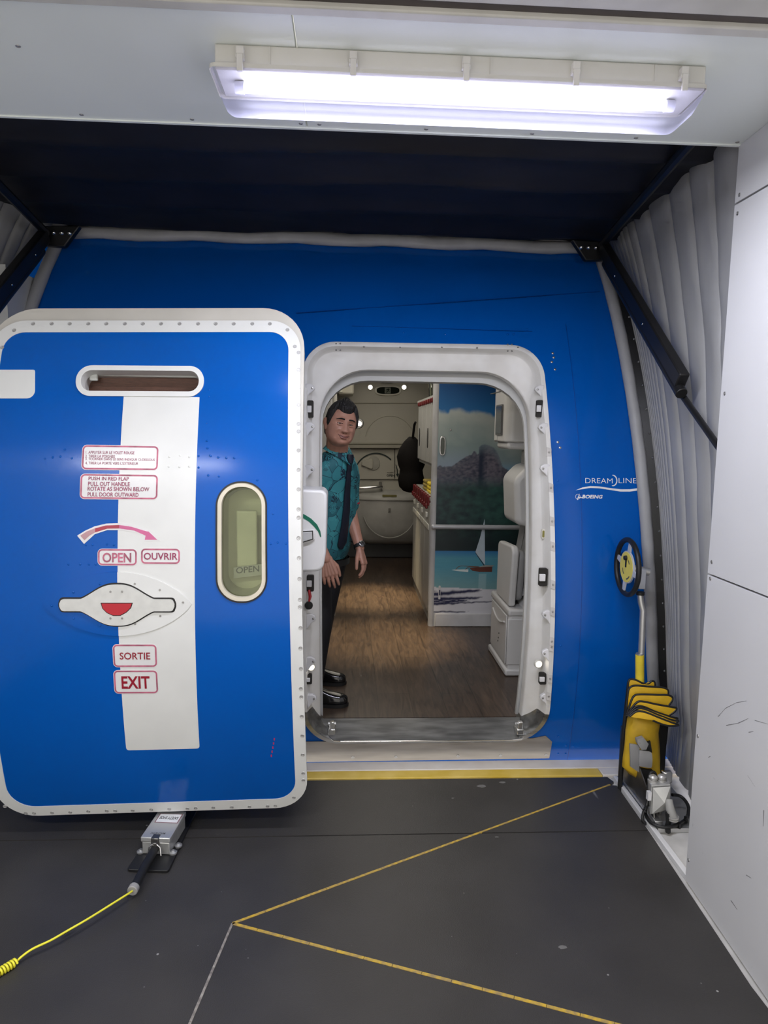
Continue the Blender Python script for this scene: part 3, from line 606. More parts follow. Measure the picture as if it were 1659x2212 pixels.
# ---- handle plate, painted through with the stripe, and handle
lens = []
c0 = dxz(255, 1305); HWd, HHt = 0.282, 0.126
top = [(c0[0] + HWd*t, c0[1] + HHt*(1 - abs(t)**2.0)**0.80 + 0.0) for t in np.linspace(-1, 1, 41)]
bot = [(c0[0] + HWd*t, c0[1] - HHt*(1 - abs(t)**2.0)**0.80) for t in np.linspace(1, -1, 41)][1:-1]
lens = top + bot; xs_ = -0.883
def clip(poly, x, left):
    out = []
    for i in range(len(poly)):
        a, c = poly[i-1], poly[i]; ia = (a[0] <= x) == left or a[0] == x; ic = (c[0] <= x) == left or c[0] == x
        if ia != ic: t = (x - a[0])/(c[0] - a[0]); out.append((x, a[1] + (c[1]-a[1])*t))
        if ic: out.append(c)
    return out
def hull_offset(sf, k): return lambda x, z, off=0.0: sf(x, z, off + k)
HP = sheet('handle_plate', clip(lens, xs_, True), [], DS, 0.005, 0.005, BLUE, DOOR, 0.08, 0.05)
sheet('handle_plate', clip(lens, xs_, False), [], DS, 0.0055, 0.0055, WHITE, DOOR, 0.08, 0.05)
for x, y in ((113, 1308), (160, 1279), (217, 1261), (292, 1261), (346, 1274), (396, 1301), (160, 1335), (217, 1350), (293, 1347), (347, 1330)):
    X, Z = dxz(x, y); q, n = DS(X, Z, 0.0056); place(DB if X < xs_ else TINY, 'screw', q, n, HP)
def handle_poly(grow):
    cx, cz = dxz(255, 1306); pts = []
    def hh(t):   # half height along the bar
        bar = 0.0235; g = 0.071*math.exp(-(abs(t)/0.115)**2.6)
        return max(bar, bar*0.4 + g)
    Lh = 0.218 + grow
    ts = np.linspace(-Lh, Lh, 70); up = []; dn = []
    for t in ts:
        e = max(0.0, (abs(t) - (Lh - 0.018))/0.018); k = math.sqrt(max(0.0, 1 - e*e))*0.75 + 0.25 if e > 0 else 1
        h = (hh(t) + grow)*k; up.append((cx + t, cz + h)); dn.append((cx + t, cz - h))
    return up + dn[::-1]
sheet('handle_shadow', handle_poly(0.006), [], DS, 0.0066, 0.0018, DARK, HP, 0.05, 0.03)  # flat dark sheet painted in for the shade around the handle
HDL = sheet('door_handle', handle_poly(0.0), [], DS, 0.013, 0.008, mat('handle_enamel', (0.66, 0.655, 0.62), 0.35, vary=0.05, scale=30), DOOR, 0.05, 0.03)
rf = [dxz(x, y) for x, y in ((222, 1302), (287, 1302), (284, 1311), (275, 1320), (262, 1327), (247, 1327), (234, 1321), (225, 1312))]
sheet('flap_gap', inset(rf, -0.003), [], DS, 0.0134, 0.001, DARK, HDL, 0.05, 0.03)
sheet('red_flap', rf, [], DS, 0.0150, 0.002, mat('flap_red', (0.50, 0.022, 0.035), 0.4, vary=0.03), HDL, 0.05, 0.03)
for x, y in ((241, 1277), (266, 1277), (241, 1334), (266, 1334)):
    X, Z = dxz(x, y); q, n = DS(X, Z, 0.0132); place(TINY, 'screw', q, n, HDL)
# faint red scrape
for k in range(5):
    X, Z = dxz(593 - k*1.6, 1594 + k*9); b = MB(); b.prism([(X-0.003, Z), (X+0.002, Z), (X+0.001, Z-0.012), (X-0.004, Z-0.010)], lambda x, z, d: DS(x, z, d)[0], 0.0004, 0.0008); b.build('scrape', mat('scrape_pink', (0.45, 0.03, 0.12), 0.5), DOOR, 0)
# inner lining of the door with the handle housing that shows past the rim
LIN = mat('door_lining_white', (0.70, 0.69, 0.69), 0.35, vary=0.02)
P0 = on_y(655, 1145, 2.95); P1 = on_y(704, 1145, 2.95); zt = on_y(680, 1053, 2.95).z; zb = on_y(680, 1240, 2.95).z
pf = rpoly([(P1.x - 0.40, zb), (P1.x - 0.012, zb + 0.015), (P1.x, zb + 0.09), (P1.x + 0.005, zt - 0.01), (P1.x - 0.40, zt)], [0.02, 0.04, 0.06, 0.03, 0.02], 6)
b = MB(); b.prism(pf, lambda x, z, d: Vector((x, d, z)), 2.93, 3.12); HC = b.build('lining_cover', LIN, DOOR, 40, bevel=0.012, seg=3)
ga = [(on_y(x, y, 2.93).x, on_y(x, y, 2.93).z) for x, y in ((640, 1103), (657, 1111), (672, 1120), (685, 1133), (692, 1147), (694, 1160), (692, 1160), (687, 1148), (678, 1137), (668, 1127), (655, 1119), (640, 1111))]
b = MB(); b.prism(ga, lambda x, z, d: Vector((x, d, z)), 2.9285, 2.9305); b.build('green_arc', mat('green_print', (0.0, 0.13, 0.075), 0.5), HC, 0)
hp = [(on_y(x, y, 2.93).x, on_y(x, y, 2.93).z) for x, y in ((640, 1144), (670, 1144), (679, 1142), (682, 1150), (680, 1165), (670, 1172), (660, 1174), (640, 1182))]
b = MB(); b.prism(hp, lambda x, z, d: Vector((x, d, z)), 2.920, 2.931); hb = b.build('handle_bezel', LIN, HC, 40, bevel=0.004)
hp = [(on_y(x, y, 2.92).x, on_y(x, y, 2.92).z) for x, y in ((640, 1148), (676, 1146), (677, 1165), (664, 1169), (640, 1176))]
b = MB(); b.prism(hp, lambda x, z, d: Vector((x, d, z)), 2.916, 2.921); b.build('bezel_gap', DARK, hb, 0)
b = MB(); b.prism(inset(hp, 0.004), lambda x, z, d: Vector((x, d, z)), 2.910, 2.918); b.build('inner_handle', mat('handle_grey', (0.50, 0.50, 0.51), 0.35), hb, 40, bevel=0.002)
# support arm hidden behind the door that carries it on the hull
b = MB(); b.box(-0.55, -0.45, 2.84, 3.32, 0.85, 1.25); b.build('hinge_arm', mat('hinge_grey', (0.4, 0.4, 0.41), 0.45), DOOR, 30, bevel=0.02, seg=3)

# ================================================================== CEILING LIGHT
FX0, FX1 = -0.353, 0.956
LF = thing('ceiling_light', 'long white waterproof fluorescent fitting glowing on the cab ceiling', 'ceiling light', (0.3, 2.0, CZ))
HOUS = mat('fitting_cream', (0.66, 0.645, 0.60), 0.4, vary=0.02)
zf_, yn = 2.645, 1.915
b = MB(); b.box(FX0, FX1, 1.925, 2.075, zf_, CZ - 0.0005); b.build('housing', HOUS, LF, 30, bevel=0.004)
b = MB()
def fr(x0, x1, y0, y1, z, r=0.02): return [Vector((p[0], p[1], z)) for p in rrect(x0, x1, y0, y1, r, 5)]
b.rings([fr(FX0-0.015, FX1+0.006, yn-0.004, 2.09, zf_), fr(FX0-0.015, FX1+0.006, yn-0.004, 2.09, zf_+0.010), fr(FX0-0.010, FX1+0.001, yn, 2.086, zf_+0.012)], True, False, False)
b.build('cover_rim', HOUS, LF, 40)
b = MB(); b.rings([fr(FX0-0.012, FX1+0.003, yn-0.002, 2.087, zf_, 0.02), fr(FX0-0.004, FX1-0.004, yn+0.004, 2.08, zf_-0.020, 0.02), fr(FX0+0.012, FX1-0.020, yn+0.016, 2.068, zf_-0.052, 0.02), fr(FX0+0.022, FX1-0.032, yn+0.026, 2.058, zf_-0.062, 0.02)], True, False, True)
cov = b.build('diffuser', None, LF, 25)
dm = bpy.data.materials.new('frosted_diffuser'); dm.use_nodes = True; nt = dm.node_tree; nt.nodes.clear(); L_ = nt.links.new
out = nt.nodes.new('ShaderNodeOutputMaterial'); tp = nt.nodes.new('ShaderNodeBsdfTransparent'); tp.inputs[0].default_value = (0.93, 0.93, 1.0, 1)
tl = nt.nodes.new('ShaderNodeBsdfTranslucent'); tl.inputs[0].default_value = (0.78, 0.77, 0.98, 1)
gl = nt.nodes.new('ShaderNodeBsdfDiffuse'); gl.inputs[0].default_value = (0.62, 0.61, 0.80, 1)
nz = nt.nodes.new('ShaderNodeTexNoise'); nz.inputs['Scale'].default_value = 160; bp = nt.nodes.new('ShaderNodeBump'); bp.inputs['Strength'].default_value = 0.5; bp.inputs['Distance'].default_value = 0.01; L_(nz.outputs[0], bp.inputs['Height']); L_(bp.outputs[0], tl.inputs['Normal'])
m1 = nt.nodes.new('ShaderNodeMixShader'); m1.inputs[0].default_value = 0.975; L_(tl.outputs[0], m1.inputs[1]); L_(gl.outputs[0], m1.inputs[2])
m2 = nt.nodes.new('ShaderNodeMixShader'); m2.inputs[0].default_value = 0.82; L_(m1.outputs[0], m2.inputs[1]); L_(tp.outputs[0], m2.inputs[2]); L_(m2.outputs[0], out.inputs[0])
cov.data.materials.clear(); cov.data.materials.append(dm)
TUBE = mat('tube_glow', (1, 1, 1), 0.5, emit=(0.9, 0.92, 1.0), estr=7)
b = MB(); b.cyl((FX0+0.07, 1.985, zf_-0.016), (FX1-0.085, 1.985, zf_-0.016), 0.013, n=14); b.build('lamp_tube', TUBE, LF)
area_light('strip_light', ((FX0+FX1)/2 - 0.007, 1.985, zf_-0.0305), (FX1-FX0-0.16, 0.026), 36, (0.93, 0.95, 1.0))
b = MB(); b.box(FX0+0.02, FX1-0.02, 1.935, 2.065, zf_+0.012, zf_+0.016); b.build('reflector', mat('gear_tray_grey', (0.20, 0.20, 0.23), 0.5), LF, 0)
for s_ in (FX0+0.055, FX1-0.07):
    b = MB(); b.cyl((s_-0.012, 1.985, zf_-0.016), (s_+0.012, 1.985, zf_-0.016), 0.016, n=14); b.build('lamp_cap', mat('cap_grey', (0.5, 0.5, 0.55), 0.4), LF)
for px in (520, 763, 1005, 1240, 1472):
    X = on_z(px, 150 + (px-520)*0.045, zf_).x; b = MB(); b.box(X-0.011, X+0.011, yn-0.010, yn+0.012, zf_+0.020, zf_+0.030); b.box(X-0.008, X+0.008, yn-0.014, yn-0.004, zf_-0.012, zf_+0.030); b.box(X-0.010, X+0.010, yn-0.010, yn+0.012, zf_+0.030, zf_+0.050)
    b.build('clip', mat('clip_plastic', (0.72, 0.70, 0.67), 0.35), LF, 30, bevel=0.002)
for px in (582, 1060, 1415):
    X = on_z(px, 120 + (px-520)*0.045, 2.68).x; b = MB(); b.box(X-0.002, X+0.002, 1.922, 1.926, zf_+0.013, CZ-0.004); b.build('housing_rib', HOUS, LF, 0)

# ================================================================== CANOPY AND CURTAINS
FAB = mat('black_canopy_fabric', (0.011, 0.011, 0.016), 0.55, vary=0.3, scale=3, bump=0.15, bscale=14, spec=0.5)
CAN = thing('canopy', 'black folded fabric canopy spanning from cab ceiling to the hull', 'canopy', (0, 3.1, 2.75))
b = MB(); NX, NY = 60, 64; rows = []
for j in range(NY+1):
    t = j/NY; y = 2.42 + (3.90-2.42)*t; row = []
    for i in range(NX+1):
        x = -2.0 + 3.65*i/NX; ph = 0.25*math.sin(x*1.3) + 0.12*math.sin(x*4.1+1)
        s = math.sin((t*4.3 + ph*0.35)*PI); z = 2.80 - 0.03*t + 0.035*(abs(s)**0.6 - 0.6) + 0.012*mnoise.noise(Vector((x*2.2, y*6, 1))) - (0.01*(1-t))
        z += 0.05*max(0, 1 - abs(x - 0.15)/0.25)*max(0, t-0.9)*4*0.25
        row.append(Vector((x, y, z)))
    rows.append(row)
b.rings(rows, False); b.build('canopy_fabric', FAB, CAN, 60, recalc=False)
# closing drop at the back edge, down on to the pad
b = MB(); b.rings([[Vector((-2.0 + 3.65*i/40, 3.90 + 0.012*math.sin(i*1.7), z + 0.01*math.sin(i*0.8))) for i in range(41)] for z in (2.84, 2.80, 2.765)], False); b.build('canopy_hem', FAB, CAN, 60)
# grey padded bumper across the top
PAD = mat('grey_pad_vinyl', (0.36, 0.36, 0.37), 0.5, vary=0.08, bump=0.3, bscale=9)
def pad_path(pts, w, name, parent, seg=10, lift=0.02):
    rings = []
    for i, (x, z) in enumerate(pts):
        q, n = HS(x, z, lift); a = Vector(pts[min(i+1, len(pts)-1)]) - Vector(pts[max(i-1, 0)]); t3 = (HS(pts[min(i+1, len(pts)-1)][0], pts[min(i+1, len(pts)-1)][1], 0)[0] - HS(pts[max(i-1, 0)][0], pts[max(i-1, 0)][1], 0)[0]).normalized(); s = n.cross(t3).normalized()
        rings.append([q + s*(w[i] if isinstance(w, list) else w)*math.cos(2*PI*k/seg) + n*0.03*math.sin(2*PI*k/seg)*(1 + 0.12*math.sin(i*2.3)) for k in range(seg)])
    m = MB(); m.rings(rings); return m.build(name, PAD, parent, 70)
tp_ = [(-1.50 + (1.30+1.50)*i/30, 2.728 + 0.018*math.sin(i/30*PI) + 0.006*math.sin(i*1.1)) for i in range(31)]
pad_path(tp_, [0.038 + 0.012*math.sin(i/30*PI) for i in range(31)], 'top_pad', CAN)

def side_curtain(name, label, A, B, folds_big, sgn, ztop=2.86, xdir=1):
    """A(z): wall edge, B(z): hull edge; pleated vinyl between"""
    root = thing(name, label, 'curtain', (A(0).x, A(0).y, 0))
    nz_ = 70; cols = []
    S = []; s = 0.0
    for w in folds_big:
        for k in range(9): t = (0, 0.03, 0.09, 0.22, 0.40, 0.60, 0.78, 0.91, 0.97)[k]; S.append((s + w*t, (1 - abs(2*t - 1)**5.0)*min(1.0, w/0.13)**0.5))
        s += w
    S.append((1.0, 0)); rows = []
    for j in range(nz_+1):
        row = []
        for (s, h) in S:
            z = 0.02 + (ztop - 0.02)*j/nz_; a, c = A(z), B(z); d = (c - a); nrm = Vector((-d.y, d.x, 0)).normalized()*sgn
            amp = 0.024 * (0.75 + 0.35*mnoise.noise(Vector((s*7, z*1.7, 3))))
            crease = 0.011*mnoise.noise(Vector((s*11, z*4.2, 9)))*max(0.0, 1 - s*1.3) + 0.006*max(0.0, 1 - s*1.2)*max(0, mnoise.noise(Vector((s*23, z*9, 2))))
            p = a + d*s + nrm*(amp*h + crease); row.append(Vector((p.x, p.y, z + 0.015*mnoise.noise(Vector((s*9, 0, 0)))*(j == nz_))))
        rows.append(row)
    b = MB(); b.rings(rows, False); b.build('curtain_fabric', VIN, root, 75, recalc=False)
    return root
VIN = mat('grey_curtain_vinyl', (0.36, 0.36, 0.365), 0.42, vary=0.06, scale=4, bump=0.25, bscale=11)
def padx(z): return 1.605 + (1.372 - 1.605)*max(0, min(1, ((z - 0.37)/2.31)))**0.62 if z > 0.37 else 1.605 + (0.37 - z)*0.12
def hullB(z): return Vector((padx(z) + 0.075, hull_y(z, HULL_Y) - 0.045, z))
def wallA(z): return Vector((1.395 + 0.17*(1 - z/2.7), 2.44, z))
RC = side_curtain('side_curtain', 'pleated grey vinyl curtain hanging between white right wall and hull', wallA, hullB, [0.06, 0.125, 0.135, 0.14, 0.15, 0.13, 0.06, 0.045, 0.035, 0.03, 0.025, 0.02, 0.02, 0.015, 0.01], 1)
# grey pad tube on the hull and the riveted black strip
zs_ = [0.12 + (2.66-0.12)*i/34 for i in range(35)]
pad_path([(padx(z) + 0.012, z) for z in zs_], 0.030, 'hull_pad', RC)
def strip_path(xf, z0, z1, w, off, name, m, parent, th=0.006, n=30):
    a = MB(); rings = []
    for i in range(n+1):
        z = z0 + (z1-z0)*i/n; q, nn = HS(xf(z), z, off)
        rings.append([q + Vector((-w/2, 0, 0)), q + Vector((w/2, -0.02, 0)), q + Vector((w/2, -0.02 + th, 0)), q + Vector((-w/2, th, 0))])
    a.rings(rings); return a.build(name, m, parent, 30)
BS = strip_path(lambda z: padx(z) + 0.058, 0.10, 2.52, 0.046, 0.036, 'clamp_strip', BLACK, RC)
SR = screw_mesh('rivet', 0.006, CHROME, False)
for i in range(19):
    z = 0.30 + 2.12*i/18; q, nn = HS(padx(z) + 0.062, z, 0.050); place(SR, 'rivet', q, (0.3, -1, 0.1), BS)
# left curtain (a corner of it shows)
def wallAL(z): return Vector((-1.95, 2.44, z))
def padxl(z): return -1.66 + 0.13*max(0, (z - 1.0)/1.7)**2
def hullBL(z): return Vector((padxl(z) - 0.075, hull_y(z, HULL_Y) - 0.045, z))
LC = side_curtain('side_curtain', 'dim grey vinyl curtain at the far left beside black arm', wallAL, hullBL, [0.14, 0.14, 0.14, 0.13, 0.12, 0.1, 0.08, 0.06, 0.05, 0.04], -1)
pad_path([(padxl(z) - 0.0, z) for z in zs_], 0.030, 'hull_pad', LC)
# gas-spring arms that spread the canopy
ARM = mat('black_arm_paint', (0.010, 0.010, 0.011), 0.38, vary=0.2)
def arm(label, P0, Pm, P1, corner, sgn):
    t = thing('gas_strut', label, 'support arm', P1)
    P0, Pm, P1 = Vector(P0), Vector(Pm), Vector(P1); d = (P1-P0).normalized(); side = Vector((0, 0, 1)).cross(d).normalized(); up = d.cross(side)
    b = MB(); M = Matrix((side, d, up)).transposed().to_4x4(); M.translation = P0; Lm = (Pm-P0).length
    b.box(-0.022, 0.022, 0, Lm*0.99, -0.006, 0.060, M); b.build('arm_channel', ARM, t, 30, bevel=0.006)
    b = MB(); b.cyl(P0 - up*0.012 + d*0.10, P0 - up*0.012 + d*(Lm+0.02), 0.024, n=16); c = b.build('cylinder', ARM, t, 40, bevel=0.003)
    b = MB(); b.cyl(Pm - d*0.02 + up*0.018, P1 + up*0.018, 0.013, n=12); b.build('rod', ARM, t, 40)
    for k in (0.25, 0.62):
        q = P0 + d*Lm*k - side*0.023*sgn + up*0.02; place(SR, 'bolt', q, -side*sgn, t)
    # hinge plate at the hull corner
    b = MB(); c0 = Vector(corner); b.prism([(-0.10, 0.05), (0.10*1, 0.045), (0.09, -0.05), (-0.02, -0.055)], lambda x, z, dd: c0 + Vector((x*sgn, dd, z)), -0.02, 0.02); h = b.build('hinge_plate', ARM, t, 30, bevel=0.006)
    for dx in (-0.05, -0.01, 0.03):
        b = MB(); b.lathe([(0.012, 0), (0.010, 0.008), (0.005, 0.012), (0, 0.013)], c0 + Vector((dx*sgn, -0.02, 0.012)), (0, -1, 0.1), 10); b.build('bolt', CHROME, h)
    # upper bow back to the cab ceiling
    b = MB(); b.tube([P0 + Vector((0, 0, 0.04)), (P0 + Vector((P0.x*-0.10, -1.25, 0.08)))], 0.020, 8); b.build('bow', ARM, t, 40)
arm('black gas-spring arm slanting across the right grey curtain', on_y(1300, 545, 3.72), on_y(1474, 868, 2.80), on_y(1556, 985, 2.43), on_y(1272, 542, 3.74), 1)
arm('black gas-spring arm in the dark upper left corner', on_y(100, 520, 3.70), on_y(-60, 720, 3.0), on_y(-200, 900, 2.45), on_y(133, 511, 3.74), -1)

# ================================================================== CABIN
CFZ = 0.17
def wood_material():
    m = bpy.data.materials.new('vinyl_wood_floor'); m.use_nodes = True; nt = m.node_tree; L = nt.links.new; b = nt.nodes['Principled BSDF']
    tc = nt.nodes.new('ShaderNodeTexCoord'); mp = nt.nodes.new('ShaderNodeMapping'); mp.inputs['Scale'].default_value = (9, 1.1, 1); L(tc.outputs['Object'], mp.inputs[0])
    nz = nt.nodes.new('ShaderNodeTexNoise'); nz.inputs['Scale'].default_value = 3.2; nz.inputs['Detail'].default_value = 7; nz.inputs['Distortion'].default_value = 1.6; L(mp.outputs[0], nz.inputs['Vector'])
    rp = nt.nodes.new('ShaderNodeValToRGB'); e = rp.color_ramp.elements; e[0].position = 0.30; e[0].color = (0.040, 0.027, 0.021, 1); e[1].position = 0.72; e[1].color = (0.115, 0.078, 0.054, 1); L(nz.outputs[0], rp.inputs[0])
    br = nt.nodes.new('ShaderNodeTexBrick'); br.inputs['Scale'].default_value = 1.0; br.inputs['Brick Width'].default_value = 1.3; br.inputs['Row Height'].default_value = 0.19; br.inputs['Mortar Size'].default_value = 0.002
    br.inputs['Color1'].default_value = (1, 1, 1, 1); br.inputs['Color2'].default_value = (0.72, 0.72, 0.74, 1); br.inputs['Mortar'].default_value = (0.4, 0.4, 0.4, 1)
    m2 = nt.nodes.new('ShaderNodeMapping'); m2.inputs['Rotation'].default_value = (0, 0, PI/2); L(tc.outputs['Object'], m2.inputs[0]); L(m2.outputs[0], br.inputs['Vector'])
    mx = nt.nodes.new('ShaderNodeMixRGB'); mx.blend_type = 'MULTIPLY'; mx.inputs[0].default_value = 1; L(rp.outputs[0], mx.inputs[1]); L(br.outputs[0], mx.inputs[2]); L(mx.outputs[0], b.inputs['Base Color'])
    b.inputs['Roughness'].default_value = 0.30
    bp = nt.nodes.new('ShaderNodeBump'); bp.inputs['Strength'].default_value = 0.06; bp.inputs['Distance'].default_value = 0.01; L(nz.outputs[0], bp.inputs['Height']); L(bp.outputs[0], b.inputs['Normal'])
    return m
b = MB(); b.box(-1.6, 2.5, 3.56, 8.6, 0.10, CFZ); tagp(b.build('floor_cabin', wood_material(), None, 30), kind='structure')
CABW = mat('cabin_lining', (0.56, 0.56, 0.55), 0.45, vary=0.03, scale=3)
CABC = mat('cabin_cream', (0.52, 0.50, 0.43), 0.42, vary=0.03, scale=3)
b = MB(); b.box(-1.6, 2.5, 3.80, 8.6, 2.42, 2.46); tagp(b.build('ceiling_cabin', CABW, None, 30), kind='structure')
b = MB(); b.box(-1.64, -1.6, 3.4, 8.6, 0.10, 2.46); tagp(b.build('wall_cabin_front', CABW, None, 30), kind='structure')
b = MB(); b.box(2.5, 2.54, 3.4, 8.6, 0.10, 2.46); tagp(b.build('wall_cabin_rear', CABW, None, 30), kind='structure')
b = MB(); b.box(-1.6, 2.5, 8.45, 8.5, 0.10, 2.46); tagp(b.build('wall_cabin_far', CABC, None, 30), kind='structure')
# lining on the inside of the hull around the doorway
nw = sheet('wall_cabin_near', [(-1.6, 0.02), (2.5, 0.02), (2.5, 2.46), (-1.6, 2.46)], [rpoly([(-0.118, 0.06), (0.945, 0.06), (0.928, 2.045), (-0.132, 2.045)], [0.04, 0.04, 0.24, 0.24], 8)], HS, -0.175, 0.02, CABW, None, 0.5, 0.06)
tagp(nw, kind='structure')
# tall closet that closes the view beyond the crew member
CLO = thing('closet', 'tall pale grey closet wall behind the standing crew member', 'closet', (-0.7, 6.6, CFZ))
b = MB(); b.box(-1.55, -0.115, 5.6, 8.05, CFZ, 2.41); b.build('closet_body', mat('closet_grey', (0.42, 0.42, 0.42), 0.5), CLO, 30, bevel=0.02, seg=3)
b = MB(); b.cyl((-0.105, 5.615, CFZ), (-0.105, 5.615, 2.41), 0.018, n=14); b.build('corner_post', mat('post_grey', (0.50, 0.49, 0.46), 0.35), CLO)

# ---- opposite cabin door
FY = 8.2
def fp(x, y, Y=FY): P = on_y(x, y, Y); return (P.x, P.z)
FD = thing('cabin_door', 'closed cream cabin door at far side with dark arc and chrome handle', 'door', (0.42, 8.3, CFZ))
def fplate(name, poly, y0, y1, m, parent, bevel=0.0, seg=3, smooth=40):
    b = MB(); b.prism(poly, lambda x, z, d: Vector((x, d, z)), y0, y1); return b.build(name, m, parent, smooth, bevel=bevel, seg=seg)
fplate('upper_header', rpoly([fp(728, 872), fp(960, 872), fp(960, 800), fp(728, 800)], 0.01), 8.14, 8.44, CABC, FD, 0.02)
cv = [fp(x, y, 8.12) for x, y in ((735, 800), (735, 812), (760, 811.5), (785, 813), (805, 819), (825, 825), (845, 826), (865, 822), (885, 815), (960, 815), (960, 800))]
fplate('header_valance', cv, 8.08, 8.15, CABC, FD, 0.006)
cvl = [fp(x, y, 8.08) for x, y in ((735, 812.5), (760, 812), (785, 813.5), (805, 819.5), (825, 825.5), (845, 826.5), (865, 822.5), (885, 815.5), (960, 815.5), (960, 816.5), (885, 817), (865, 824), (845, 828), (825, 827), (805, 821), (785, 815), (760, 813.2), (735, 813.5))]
fplate('valance_shade', cvl, 8.070, 8.085, DARK, FD)  # dark strip painted in as the shade under the valance edge
# upper bulged panel
up = rpoly([fp(700, 961), fp(960, 961), fp(960, 868), fp(700, 868)], [0.06, 0.06, 0.10, 0.10], 6)
fplate('upper_panel', up, 8.16, 8.30, CABC, FD, 0.03, 4)
b = MB(); a0 = [on_y(842 + 52*math.cos(t), 948 - 50*math.sin(t), 8.155) for t in np.linspace(0.1, PI-0.1, 24)]; b.tube(a0, 0.006, 6); b.build('embossed_arc', CABC, FD)
fplate('panel_ledge', rpoly([fp(740, 968), fp(960, 968), fp(960, 961), fp(740, 961)], 0.008), 8.12, 8.25, mat('ledge_shade_cream', (0.40, 0.38, 0.32), 0.5), FD, 0.008)  # shade on this rail is put into its darker cream
HPn = fplate('handle_panel', rpoly([fp(700, 1036), fp(960, 1036), fp(960, 969), fp(700, 969)], 0.01), 8.20, 8.32, CABC, FD, 0.01)
fplate('panel_seam', [fp(852, 1034), fp(853.4, 1034), fp(853.4, 970), fp(852, 970)], 8.195, 8.203, DARK, HPn)
AG = mat('arc_dark_green', (0.010, 0.022, 0.020), 0.5)
def arc_strip(cx, cy, rx, ry, t0, t1, w, Y, n=24):
    o_ = [fp(cx + rx*math.cos(t), cy - ry*math.sin(t), Y) for t in np.linspace(t0, t1, n)]; i_ = [fp(cx + (rx-w)*math.cos(t), cy - (ry-w)*math.sin(t), Y) for t in np.linspace(t1, t0, n)]; return o_ + i_
fplate('dark_arc', arc_strip(812, 1028, 48, 50, 0.80, PI, 2.6, 8.19), 8.188, 8.20, AG, HPn)
fplate('dark_arrow', [fp(x, y, 8.19) for x, y in ((854.5, 1004), (856, 1004), (859, 1014), (860, 1024), (862, 1023), (859, 1030), (855.5, 1024), (857.5, 1024), (857, 1014))], 8.188, 8.20, AG, HPn)
kb = fplate('handle_dish', [fp(807 + 14*math.cos(t), 1001 - 15*math.sin(t), 8.19) for t in np.linspace(0, 2*PI, 24, endpoint=False)], 8.185, 8.20, mat('dish_grey', (0.42, 0.41, 0.36), 0.4), HPn, 0.006)
fplate('turn_handle', rpoly([fp(781, 1005, 8.18), fp(806, 1015, 8.18), fp(806, 990, 8.18), fp(781, 996, 8.18)], 0.02, 4), 8.165, 8.19, CABC, kb, 0.008)
PRN = mat('black_print', (0.02, 0.025, 0.02), 0.6)
lettering('lettering', 'OPEN', (*[fp(835, 1030, 8.195)[0], fp(852, 1030, 8.195)[0]], fp(840, 1029.5, 8.195)[1], fp(840, 1024.5, 8.195)[1]), lambda x, z: Vector((x, 8.195, z)), PRN, HPn, bold=0.02)
lettering('lettering', 'OUVRIR', (*[fp(836, 1022, 8.195)[0], fp(850, 1022, 8.195)[0]], fp(840, 1022, 8.195)[1], fp(840, 1020, 8.195)[1]), lambda x, z: Vector((x, 8.195, z)), PRN, HPn)
# assist handle
g0, g1 = on_y(757, 1056, 8.10), on_y(824, 1052, 8.10)
b = MB(); b.tube([g0 + Vector((0, 0.12, 0)), g0, g0.lerp(g1, 0.3) + Vector((0, -0.01, 0.004)), g0.lerp(g1, 0.7) + Vector((0, -0.01, 0.004)), g1, g1 + Vector((0, 0.12, 0))], 0.020, 10); b.build('assist_handle', CHROME, FD, 60)
fplate('dark_knob', rrect(fp(819, 1040)[0], fp(825, 1040)[0], fp(820, 1049)[1], fp(820, 1041)[1], 0.008), 8.16, 8.22, mat('knob_grey', (0.22, 0.21, 0.19), 0.5), FD, 0.004)
fplate('mid_panel', rpoly([fp(700, 1064), fp(960, 1064), fp(960, 1037), fp(700, 1037)], 0.01), 8.23, 8.32, CABC, FD)
# slide bustle: half-round swelling
b = MB(); rings = []
cx_, rx_ = fp(842, 1100)[0], 0.52
for z, r, dy in ((0.350, 0.72, 0.10), (0.355, 0.80, 0.16), (0.42, 0.90, 0.24), (0.60, 0.96, 0.29), (0.80, 0.98, 0.30), (0.895, 0.99, 0.30), (0.900, 1.0, 0.32), (0.935, 1.0, 0.32), (0.96, 0.985, 0.29), (1.00, 0.95, 0.18), (1.01, 0.93, 0.10)):
    rings.append([Vector((cx_ + rx_*r*math.cos(t), 8.34 - dy*math.sin(t)**0.6 if 0 < t < PI else 8.34, z)) for t in np.linspace(PI, 0, 26)])
b.rings(rings, False); bu = b.build('slide_bustle', mat('bustle_white', (0.52, 0.515, 0.49), 0.4), FD, 60)
b = MB(); b.tube([on_y(842 + 58*math.cos(t), 1100 - 62*math.sin(t), 8.05) for t in np.linspace(PI + 0.25, 2*PI - 0.25, 22)], 0.007, 6); b.build('embossed_arc', MATS['bustle_white'], bu)
fplate('label_strip', [fp(826, 1073, 8.02), fp(857, 1073.5, 8.02), fp(857, 1069, 8.02), fp(826, 1068.5, 8.02)], 8.015, 8.022, mat('label_olive', (0.22, 0.20, 0.07), 0.5), bu)
fplate('lock_square', rrect(fp(839, 1100, 8.02)[0], fp(844, 1100, 8.02)[0], fp(840, 1104, 8.02)[1], fp(840, 1098, 8.02)[1], 0.004), 8.012, 8.03, MATS['knob_grey'], bu)
b = MB(); b.box(-0.1, 1.0, 8.26, 8.42, CFZ, 0.352); b.build('kick_panel', mat('kick_dark', (0.045, 0.045, 0.045), 0.5), FD, 30, bevel=0.01)
